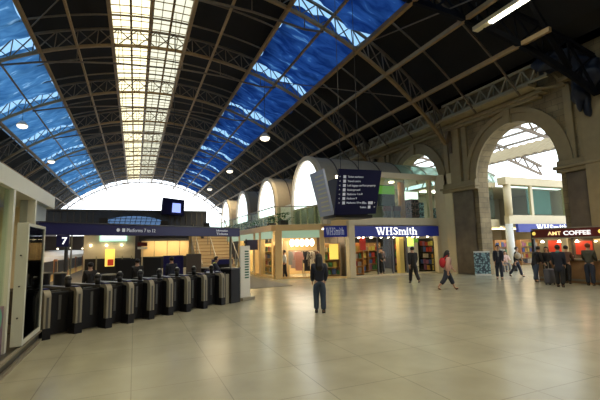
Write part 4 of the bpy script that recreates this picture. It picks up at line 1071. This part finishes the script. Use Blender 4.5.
# stairs
st = thing('staircase', (4.2, 22, 0), 'wide beige staircase with metal handrails rising behind the attendant', 'stairs')
mb = MB()
for k in range(14): mb.box(3.15, 20.4+.3*k, 0, 5.25, 20.7+.3*k+(.0), .19*(k+1))
mb.build('step_flight', mat('stair_beige', (.62, .48, .28), .6, var=.1), st)
mb = MB()
for k in range(14): mb.box(3.15, 20.385+.3*k, .19*(k+1)-.035, 5.25, 20.4+.3*k, .19*(k+1))
mb.build('nosing', M['wood'], st)
for x in (3.2, 4.0, 5.2):
    mb = MB().bar((x, 20.4, 1.05), (x, 24.5, 3.65), .05)
    for k in range(5): mb.bar((x, 20.5+k, .2+.63*k), (x, 20.5+k, 1.1+.63*k), .035)
    mb.build('handrail', M['steel'], st)
MB().box(3.05, 24.7, 0, 5.4, 24.8, 3.1).build('back_wall', M['creamw'], st)
# column and purple notice beyond the info board
t = thing('platform_notice', (5.6, 20, 1.6), 'dark purple notice panel hanging by the end of the gantry', 'sign')
MB().box(5.1, 19, 1.75, 5.75, 19.06, 2.25).build('panel', mat('purple_grey', (.06, .05, .09), .5), t); MB().bar((5.15, 19.03, 0), (5.15, 19.03, 2.3), .06).build('post', M['steel'], t)

# train
tr = thing('train', (-6.3, 31, -1.1), 'cream and yellow train standing at the platform left of the gates', 'train')
TX = -4.95; Y0t, Y1t = 21.5, 58
prof = [(TX-2.7, -.75), (TX, -.75), (TX, 1.15), (TX-.12, 1.55), (TX-.55, 1.85), (TX-1.35, 1.95), (TX-2.15, 1.85), (TX-2.58, 1.55), (TX-2.7, 1.15)]
MB().prism([(x, Y0t, z) for x, z in prof], (0, Y1t-Y0t, 0)).build('body', M['trainw'], tr)
MB().box(TX, Y0t+.1, -.6, TX+.02, Y1t, .35).build('yellow_band', M['trainy'], tr)
for k in range(7):
    y = Y0t+.6+5.0*k
    MB().box(TX, y-.2, .40, TX+.03, y+2.9, 1.25).build('window_pane', M['black'], tr)
    dd_ = MB().box(TX, y+3.2, -.55, TX+.035, y+4.3, 1.35).build('door', M['trainred'], tr)
    MB().box(TX+.035, y+3.3, .35, TX+.045, y+3.7, 1.2).box(TX+.035, y+3.8, .35, TX+.045, y+4.2, 1.2).build('door_pane', M['black'], dd_)
for k in range(7):
    y = Y0t+2.0+4.9*k
    MB().cyl((TX-.3, y, -.72), (TX-.15, y, -.72), .38, n=18).build('wheel', M['black'], tr)
# platform lamps under the canopy: row of small bright fittings
for i in range(9):
    x = -5.2+.62*i; y = 33+1.6*(i % 3)
    t = thing('platform_light', (x, y, 2.6), 'small bright platform light above the train, %s from the left' % ('first' if i == 0 else ORD[i]), 'light', 'small lights over the platforms')
    MB().ball((x, y, 2.05+.05*(i % 2)), .07, n=8, m=6).build('bulb', M['lamp'], t); MB().bar((x, y, 2.1), (x, y, 3.3), .02).build('stem', M['black'], t)
o = MB().box(-8.5, 31.5, 3.3, -.1, 38, 3.4).build('platform_awning', M['black']); origin_to(o, (-4, 34, 3.3)); tag(o, 'flat dark platform awning above the train carrying small lights', 'awning')
# bins / dark clutter beyond barrier
for i, (x, y) in enumerate(((-3.6, 20), (-2.9, 19.3), (-.9, 16.5), (3.0, 18.6))):
    t = thing('litter_bin', (x, y, 0), 'dark round litter bin behind the gates, %s from the left' % ('first' if i == 0 else ORD[i]), 'bin', 'bins behind the gates')
    MB().cyl((x, y, 0), (x, y, .95), .22, .25, 16).build('drum', M['black'], t); MB().cyl((x, y, .95), (x, y, 1.0), .27, n=16).build('rim', M['steel'], t)

# ================================================================== LAMPS
LP = [(8.6, 26.4, 9.75, 'right side, nearest the camera'), (9.7, 42.8, 10.4, 'right side, second back'), (10.3, 59.2, 10.7, 'right side, third back'),
      (-8.2, 34.6, 11.4, 'left side, nearer one'), (-9.1, 51.0, 12.0, 'left side, farther one'),
      (3.0, 8.5, 11.5, 'added fill over the middle of the concourse'), (8.0, 10.0, 10.5, 'added fill above the direction board'), (-6.5, 18.2, 10.8, 'added fill above the left shop'), (-.5, .5, 10.5, 'added fill just overhead'), (7, -3, 10.5, 'added fill behind the camera'), (13.5, 5.5, 9.5, 'added fill high right before the kiosk')]  # lamps on this line are out of view, added as fill light
for x, y, z, d_ in LP:
    t = thing('hanging_lamp', (x, y, z), 'glowing white dome lamp hanging from the roof, '+d_, 'lamp')
    MB().cyl((x, y, z+.12), (x, y, z+.45), .40, .14, 18).build('reflector', M['white'], t, smooth=True)
    MB().ball((x, y, z+.08), .36, .36, .22, 16, 8).build('globe', M['lamp'], t, smooth=True)
    MB().bar((x, y, z+.45), (x, y, onr(x, .3)), .025).build('hanging_rod', M['black'], t)
    ld = bpy.data.lights.new('lamp_light', 'SPOT'); ld.energy = 1000; ld.spot_size = 2.3; ld.spot_blend = .7; ld.color = (1, .80, .50); ld.shadow_soft_size = .3
    lo = bpy.data.objects.new('lamp_light', ld); C.objects.link(lo); lo.location = (0, 0, -.4); lo.parent = t
# fluorescent fitting hung high at the right
t = thing('strip_light', (15.5, 12, 12), 'long slanting fluorescent strip light in a cream housing high at upper right', 'light')
a, b = Vector((14.0, 12.0, 11.5)), Vector((14.0, 8.6, 11.5))
MB().bar(a, b, .32, .18).build('housing', M['cream'], t)
MB().bar(a.lerp(b, .25)-Vector((.03, 0, .13)), b-Vector((.03, 0, .13)), .20, .08).build('tube', M['tube'], t)
for f_ in (.05, .55, .95): p = a.lerp(b, f_); MB().bar(p, (p.x, p.y, onr(p.x, .9)), .025).build('hanger', M['black'], t)

# area lights for shops, hoarding and stairs; platform one added to light the train
def area(x, y, z, sx, sy, e, col=(1, .78, .45)):
    ld = bpy.data.lights.new('area_light', 'AREA'); ld.shape = 'RECTANGLE'; ld.size = sx; ld.size_y = sy; ld.energy = e; ld.color = col
    o = bpy.data.objects.new('area_light', ld); C.objects.link(o); o.location = (x, y, z)
area(9.6, 22.8, 2.84, 1.8, 1.0, 110, (1, .85, .6)); area(8.7, 28, 2.84, .9, 4, 120); area(8.7, 35, 2.84, .9, 5, 110); area(8.7, 43, 2.84, .9, 5, 90)
area(15, 20.9, 2.36, 4, .8, 60); area(11, 21.2, 2.84, .8, .8, 40); area(16.5, 22, 5.85, 2, 1, 50, (1, .95, .8)); area(27.5, 21, 2.8, 4, .8, 90); area(21.5, 21.6, 2.8, 3, .8, 60); area(22, 22, 5.75, 3, 1, 50, (1, .95, .8))
area(18.1, 11.0, 1.92, .15, 3.5, 14); area(-3.6, 30, 3.2, .6, 10, 110, (1, .72, .35)); area(3, 39, 2.9, 4, .5, 120); area(-1.5, 27.4, 2.4, 2.4, .3, 18); area(4.2, 21.5, 4.2, 1.5, 1.5, 70); area(-4.1, 7, 2.9, .4, 3.5, 45)

# ================================================================== PEOPLE
def skin_mesh(name, verts, edges, radii, m, parent, sub=2, root=0):
    me = bpy.data.meshes.new(name); me.from_pydata([tuple(v) for v in verts], edges, []); me.materials.append(m)
    o = bpy.data.objects.new(name, me); C.objects.link(o); o.parent = parent; OFF[o.name] = Vector((0, 0, 0))
    o.modifiers.new('skin', 'SKIN').use_smooth_shade = True
    sk = me.skin_vertices[0].data
    for i, r in enumerate(radii):
        sk[i].radius = (r, r) if not isinstance(r, tuple) else r; sk[i].use_root = (i == root)
    s = o.modifiers.new('sub', 'SUBSURF'); s.levels = sub; s.render_levels = sub
    return o
def rx(v, a):  # rotate about X: positive = forward (towards +Y) for a limb hanging down
    c, s = math.cos(a), math.sin(a); return Vector((v.x, v.y*c-v.z*s, v.y*s+v.z*c))
def person(loc, face, h, label, top, bottom, shoes='shoe', hair='hair_brown', skin='skin', legs=((0, 0), (0, 0)), arms=((.1, .2), (.1, .2)),
           hairstyle='short', lean=0.0, build=1.0, coat=0.0, cuff=True, splay=.10, short=False, seated=False, collar=None, sleeve=True, vneck=None):
    """face: heading angle of +Y local. legs: (hip angle fwd, knee bend) left,right. arms: (shoulder fwd, elbow bend)."""
    t = thing('person', loc, label, 'person', rz=face-PI/2 if abs(face-PI/2) > 1e-3 else 1e-3)
    hip = []
    J = {}
    P = Vector((0, 0, .53)); J['pelvis'] = P
    def L(k, s, hipa, knee):
        h0 = Vector((s*.05, 0, .50)); kn = h0+rx(Vector((s*.008, 0, -.235)), hipa); an = kn+rx(Vector((0, 0, -.225)), hipa-knee)
        fa = hipa-knee if not seated else 0
        fa = max(-.5, min(.35, fa*.6))
        return h0, kn, an, an+rx(Vector((0, -.012, -.03)), fa), an+rx(Vector((s*.006, .085, -.033)), fa)
    LL = [L(0, -1, *legs[0]), L(1, 1, *legs[1])]
    low = min(min(q[3].z, q[4].z) for q in LL)-.012
    up = Vector((0, 0, -low))
    LL = [[q+up for q in l_] for l_ in LL]; P = P+up
    T = lambda v: P+rx(Vector(v), -lean)     # upper-body frame relative to the pelvis
    chest = T((0, 0, .14)); uchest = T((0, 0, .245)); neck = T((0, .004, .30)); jaw = T((0, .016, .355)); mid = T((0, .008, .40)); crown = T((0, 0, .438))
    AA = []
    for s, (sa, el) in zip((-1, 1), arms):
        sh = T((s*.098, 0, .262)); e = rx(Vector((s*splay*.17, 0, -.165)), sa-lean); el_ = sh+e
        wr = el_+rx(Vector((-s*.01, 0, -.145)), sa+el-lean); pa = wr+rx(Vector((0, 0, -.04)), sa+el-lean)
        AA.append((sh, el_, wr, pa, sa+el-lean, s))
    sc = lambda v: v*h
    b = build
    # body
    V = [P, chest, uchest, neck, jaw, mid, crown]; E = [(0, 1), (1, 2), (2, 3), (3, 4), (4, 5), (5, 6)]
    R = [.062*b, .060*b, .052*b, .030, .038, .050, .040]
    def add(v, r, par): V.append(v); R.append(r); E.append((par, len(V)-1)); return len(V)-1
    add(mid+rx(Vector((0, .052, -.005)), -lean), .008, 5); add(mid+rx(Vector((.05, -.002, -.004)), -lean), .009, 5); add(mid+rx(Vector((-.05, -.002, -.004)), -lean), .009, 5)
    for l_ in LL:
        a = add(l_[0], .050*b, 0); a = add(l_[1], .033*b, a); a = add(l_[2], .022, a); add(l_[4], .018, a)
    for (sh, e, wr, pa, ang, s) in AA:
        a = add(sh, .036*b, 2); a = add(e, .024*b, a); a = add(wr, .016, a); pi = add(pa, .018, a)
        for fi, fl in enumerate((.040, .046, .043, .034)):
            y = (fi-1.5)*.0115
            k1 = add(pa+rx(Vector((0, y, -.018-fl*.4)), ang), .0058, pi); k1 = add(pa+rx(Vector((-s*.006, y+.004, -.018-fl*.8)), ang+.25), .0052, k1); add(pa+rx(Vector((-s*.010, y+.006, -.018-fl*1.1)), ang+.35), .0042, k1)
        k1 = add(wr+rx(Vector((-s*.004, .020, -.022)), ang), .0068, a); add(wr+rx(Vector((-s*.008, .030, -.045)), ang), .0055, k1)
    skin_mesh('body', [sc(v) for v in V], E, [r*h for r in R], M[skin], t)
    # trousers
    V = [P+Vector((0, 0, .045)), P]; R = [.076*b, .082*b]; E = [(0, 1)]
    for l_ in LL:
        a = add(l_[0], .066*b, 1); a = add((l_[0]+l_[1])/2, .060*b, a); a = add(l_[1], .048*b, a)
        add(l_[2] if not short else (l_[1]+l_[2]*1.5)/2.5, (.044 if not short else .045)*b, a)
    skin_mesh('trousers', [sc(v) for v in V], E, [r*h for r in R], M[bottom], t, root=1)
    # top
    wz = -.02 if not coat else -.04
    V = [P+rx(Vector((0, 0, wz)), -lean*.3), chest, uchest+rx(Vector((0, 0, .012)), -lean)]; R = [.086*b, .084*b, .070*b]; E = [(0, 1), (1, 2)]
    add(neck+Vector((0, -.004, -.004)), .040, 2)
    if coat:
        base = (LL[0][1]+LL[1][1])/2; add(P.lerp(Vector((base.x, base.y, P.z-coat)), 1.0), .100*b, 0)
    for (sh, e, wr, pa, ang, s) in AA:
        a = add(sh, .052*b, 2); a = add(e, .040*b, a)
        if sleeve: add(e.lerp(wr, .95), .030*b, a)
    skin_mesh('jacket' if coat or sleeve else 'top', [sc(v) for v in V], E, [r*h for r in R], M[top], t, root=1)
    if collar:
        mb = MB().ball(sc(uchest+rx(Vector((0, -.01, .045)), -lean)), .062*h, .055*h, .03*h); mb.build('collar', M[collar], t, smooth=True)
    if vneck:
        c_ = sc(chest+rx(Vector((0, .062*b, .04)), -lean)); mb = MB().ball(c_, .028*h, .022*h, .10*h); mb.build('shirt', M[vneck], t, smooth=True)
    # shoes
    for l_ in LL:
        V = [l_[2]+Vector((0, 0, -.012)), l_[3], l_[3].lerp(l_[4], .6), l_[4]]; R = [.027, .027, .024, .019]; E = [(0, 1), (1, 2), (2, 3)]
        skin_mesh('shoe', [sc(v) for v in V], E, [r*h for r in R], M[shoes], t, root=1)
    # hair
    hc = sc(mid+rx(Vector((0, -.008, .012)), -lean))
    def fn(p):
        q = p.copy()
        if q.y > .022*h and q.z < .030*h: q.y = .022*h
        if hairstyle == 'short' and q.z < -.032*h: q.z = -.032*h+(q.z+.032*h)*.4
        return q
    MB().ball(hc, .060*h, .064*h, .062*h, 16, 12, fn).build('hair', M[hair], t, smooth=True)
    if hairstyle == 'long':
        V = [mid+Vector((0, -.018, .012)), mid+Vector((0, -.040, -.06)), mid+Vector((0, -.060, -.15)), mid+Vector((0, -.068, -.24))]
        skin_mesh('long_hair', [sc(v) for v in V], [(0, 1), (1, 2), (2, 3)], [.062*h, .072*h, .084*h, .056*h], M[hair], t, root=1)
    if hairstyle == 'bun': MB().ball(sc(mid+Vector((0, -.07, .02))), .03*h).build('hair_bun', M[hair], t, smooth=True)
    for s in (-1, 1): MB().ball(sc(mid+rx(Vector((s*.019, .047, .004)), -lean)), .006*h, n=8, m=6).build('eye', M['eye'], t)
    MB().ball(sc(jaw+rx(Vector((0, .036, .010)), -lean)), .014*h, .005*h, .004*h, n=8, m=6).build('mouth', M['lip'], t)
    return t, AA, h
def cam_dir(x, y): return math.atan2(y, x)

w1 = person((4.89, 10.14, 0), math.atan2(10, 3.5), 1.66, 'woman with long black hair and blue jeans standing alone mid-floor, back to us', 'cloth_navy', 'denim', hair='hair_black', hairstyle='long',
       legs=((.10, .08), (-.06, .05)), arms=((.12, .55), (.08, .6)), splay=.12, build=1.08)
person((12.43, 15.27, 0), math.atan2(9, 2), 1.76, 'man in black clothes walking towards the bookshop, back to us', 'cloth_black', 'cloth_black', hair='hair_black',
       legs=((.25, .1), (-.2, .5)), arms=((-.3, .3), (.3, .3)), coat=.12, build=1.12, splay=.2)
pk = person((11.69, 12.29, 0), math.atan2(-2.2, 5), 1.66, 'woman in pink top and dark jeans striding right with a red bag', 'cloth_pink', 'denim_dark', shoes='leather_brown', hair='hair_black', hairstyle='long',
       legs=((.48, .12), (-.42, .35)), arms=((.55, .25), (-.25, .4)), lean=.10, short=True, build=1.2, splay=.2)
t = thing('shoulder_bag', (11.25, 12.35, .95), 'red shoulder bag on the back of the woman in pink', 'bag')
MB().ball((11.47, 12.28, 1.10), .12, .13, .21, 14, 10).build('pouch', M['bag_red'], t, smooth=True)
MB().bar((11.50, 12.22, 1.25), (11.68, 12.18, 1.40), .03).build('strap', M['bag_red'], t)
person((17.15, 14.39, 0), math.atan2(-14.4, -16.5), 1.72, 'man in open navy jacket and jeans walking towards the camera beside the dark pier', 'cloth_navy', 'denim_dark', hair='hair_black', skin='skin',
       legs=((.16, .1), (-.12, .2)), arms=((.15, .3), (-.15, .3)), coat=.06, vneck='cloth_grey', build=1.05)
person((18.9, 14.75, 0), math.atan2(-6, 3), 1.62, 'woman in dark clothes stepping through the arch with a pale bag across her body', 'cloth_black', 'cloth_navy', hair='hair_brown',
       legs=((.35, .15), (-.35, .3)), arms=((.3, .5), (-.2, .3)), lean=.08)
t = thing('cross_body_bag', (18.7, 14.5, .9), 'large pale beige bag carried by the woman under the arch', 'bag')
MB().ball((18.72, 14.50, 1.12), .20, .14, .17, 14, 10).build('pouch', M['bag_beige'], t, smooth=True); MB().bar((18.6, 14.5, 1.2), (18.9, 14.65, 1.38), .03).build('strap', M['bag_beige'], t)
person((17.2, 12.45, 0), math.atan2(-1, 3), 1.66, 'stooping man in bulky black coat and jeans left of the grey suitcase', 'cloth_black', 'denim', hair='hair_black',
       legs=((.1, .1), (-.15, .1)), arms=((.6, .5), (.4, .6)), lean=.30, coat=.10, build=1.2)
person((17.75, 12.25, 0), math.atan2(-1, -2), 1.60, 'person in long black coat facing the stooping man', 'cloth_black', 'cloth_black', hair='hair_brown', hairstyle='long',
       legs=((.05, .0), (-.05, .1)), arms=((.3, .9), (.3, .8)), coat=.22, build=1.12)
person((16.07, 10.61, 0), math.atan2(4, 9), 1.70, 'person in dark coat with teal collar standing in front of the coffee kiosk', 'cloth_navy', 'cloth_black', hair='hair_black',
       legs=((.05, .0), (-.1, .1)), arms=((.1, .4), (.1, .5)), coat=.20, build=1.12, collar='cloth_teal')
person((17.45, 10.25, 0), math.atan2(1, 4), 1.74, 'red-haired man in olive top and dark jeans queueing at the coffee counter', 'cloth_olive', 'denim_dark', hair='hair_red',
       legs=((.0, .0), (-.08, .05)), arms=((.2, 1.1), (.2, 1.0)), build=1.08)
person((17.5, 9.45, 0), math.atan2(3, 4), 1.72, 'person in black jacket at the far right end of the coffee queue', 'cloth_black', 'cloth_black', hair='hair_brown',
       legs=((.0, .0), (-.05, .05)), arms=((.2, .8), (.2, .9)), coat=.1, build=1.1)
person((17.55, 11.25, 0), math.atan2(1, 4), 1.66, 'person in brown top leaning on the coffee counter between the queueing men', 'cloth_brown', 'cloth_black', hair='hair_black',
       legs=((.1, .0), (-.1, .1)), arms=((.5, .9), (.5, .9)), lean=.12)
person((14.05, 20.45, 0), math.atan2(-3, 1), 1.62, 'dark-clothed shopper standing inside the bookshop doorway', 'cloth_black', 'cloth_black', hair='hair_black', legs=((.05, 0), (-.05, 0)), arms=((.2, .8), (.2, .8)), coat=.05)
person((14.75, 21.2, 0), math.atan2(1, 1), 1.70, 'second shopper in brown further inside the bookshop doorway', 'cloth_brown', 'cloth_navy', hair='hair_black', legs=((.05, 0), (-.05, 0)), arms=((.1, .6), (.2, .6)))
p = hp(.42, .25)
person((p.x, p.y, 0), math.atan2(1, -2), 1.66, 'person in white top and black trousers at the clothes shop window', 'cloth_white', 'cloth_black', hair='hair_brown', hairstyle='short', legs=((.1, 0), (-.1, .1)), arms=((.2, .9), (.4, .9)))
person((2.78, 15.3, 0), math.atan2(-1, 4), 1.58, 'gate attendant in dark uniform with hi-vis collar leaning at the barrier', 'cloth_navy', 'cloth_black', hair='hair_black', legs=((.05, 0), (-.05, 0)), arms=((.8, .8), (.8, .8)), lean=.25, collar='hivis', build=1.1)
t = thing('barrier_notice', (2.6, 14.2, 1.0), 'blue notice with four pale squares on the barrier before the attendant', 'notice')
MB().box(2.28, 14.0, .78, 3.0, 14.05, 1.12).build('panel', M['navy'], t)
for k in range(4): MB().box(2.34+.16*k, 13.985, .96, 2.45+.16*k, 14.0, 1.08).build('square', M['dimwhite'], t)
for x in (2.32, 2.95): MB().box(x-.02, 14.0, 0, x+.02, 14.04, .8).build('leg', M['steel'], t)
t = thing('counter_shelf', (3.1, 15.6, 1.3), 'dark blue ledge behind the attendant', 'ledge')
MB().box(2.95, 16.0, 1.22, 3.75, 16.4, 1.42).build('ledge_top', M['navy'], t); MB().box(3.0, 16.1, 0, 3.7, 16.35, 1.22).build('support', M['black'], t)
# travellers beyond the gates (dark)
for i, (x, y, tp, bt, lab) in enumerate((                                         (-1.3, 14.2, 'cloth_black', 'denim_dark', 'traveller in black behind the second gate'),
                                         (.1, 15.8, 'cloth_black', 'cloth_black', 'traveller in black beyond the middle gates'),
                                         (1.35, 16.2, 'cloth_navy', 'cloth_black', 'traveller in dark navy beyond the right-hand gates'))):
    person((x, y, 0), math.atan2(1, .2*i-.4), 1.52+.03*i, lab, tp, bt, hair='hair_black', legs=((.1, 0), (-.15, .1)), arms=((.1, .3), (-.1, .3)))
# seated person by the far column
t = thing('bench', (21.6, 17.6, 0), 'dark bench beyond the arch with a person sitting on it', 'bench')
MB().box(21.0, 17.3, .40, 22.4, 17.75, .46).build('seat', M['wood'], t)
for x in (21.1, 22.25): MB().box(x, 17.35, 0, x+.08, 17.7, .40).build('leg', M['steeldark'], t)
t_, _, _ = person((21.6, 17.62, 0), math.atan2(-1, -.6), 1.6, 'seated person in pale top on the bench beyond the arch', 'cloth_pale', 'cloth_grey', hair='hair_brown', legs=((1.45, 1.45), (1.4, 1.4)), arms=((.6, .7), (.6, .7)), seated=True)
# grey suitcase
t = thing('suitcase', (16.55, 11.35, 0), 'grey wheeled suitcase standing between the dark-coated travellers', 'suitcase')
MB().box(16.35, 11.25, .06, 16.78, 11.52, .68).build('shell', colmat('suitcase_grey', (.10, .10, .12)), t, bevel=.05)
for x in (16.45, 16.68): MB().bar((x, 11.48, .68), (x, 11.48, .98), .02).build('handle_tube', M['steel'], t)
MB().bar((16.43, 11.48, .98), (16.70, 11.48, .98), .03).build('handle', M['black'], t)
for x in (16.42, 16.71):
    for y in (11.30, 11.47): MB().cyl((x-.015, y, .03), (x+.015, y, .03), .03, n=10).build('wheel', M['black'], t)

# ================================================================== SKY, CAMERA
w = bpy.data.worlds.new('sky'); SC.world = w; w.use_nodes = True
nt = w.node_tree; bg = nt.nodes['Background']
tc = nt.nodes.new('ShaderNodeTexCoord'); n_ = nt.nodes.new('ShaderNodeTexNoise'); n_.inputs['Scale'].default_value = 2.5
r_ = nt.nodes.new('ShaderNodeValToRGB'); r_.color_ramp.elements[0].color = (.75, .87, 1, 1); r_.color_ramp.elements[1].color = (1, 1, 1, 1)
nt.links.new(tc.outputs['Generated'], n_.inputs['Vector']); nt.links.new(n_.outputs['Fac'], r_.inputs[0]); nt.links.new(r_.outputs[0], bg.inputs['Color'])
bg.inputs['Strength'].default_value = 3.0

cam = bpy.data.cameras.new('camera'); cam.sensor_width = 36; cam.lens = 385/600*36; cam.clip_end = 500
co = bpy.data.objects.new('camera', cam); C.objects.link(co); SC.camera = co
Rm = Matrix(((0.92002928, -0.02605087, -0.3909827), (-0.3912513, -0.11618978, -0.91291969), (-0.02164584, 0.99288533, -0.11709044)))
co.matrix_world = Matrix.Translation((0, 0, 1.92)) @ Rm.to_4x4()
SC.view_settings.view_transform = 'Standard'; SC.view_settings.look = 'None'; SC.view_settings.gamma = 1; SC.view_settings.exposure = 0
SC.view_settings.use_curve_mapping = False
SC.cycles.use_denoising = True; SC.cycles.max_bounces = 7; SC.cycles.transparent_max_bounces = 12; SC.cycles.caustics_reflective = False; SC.cycles.caustics_refractive = False
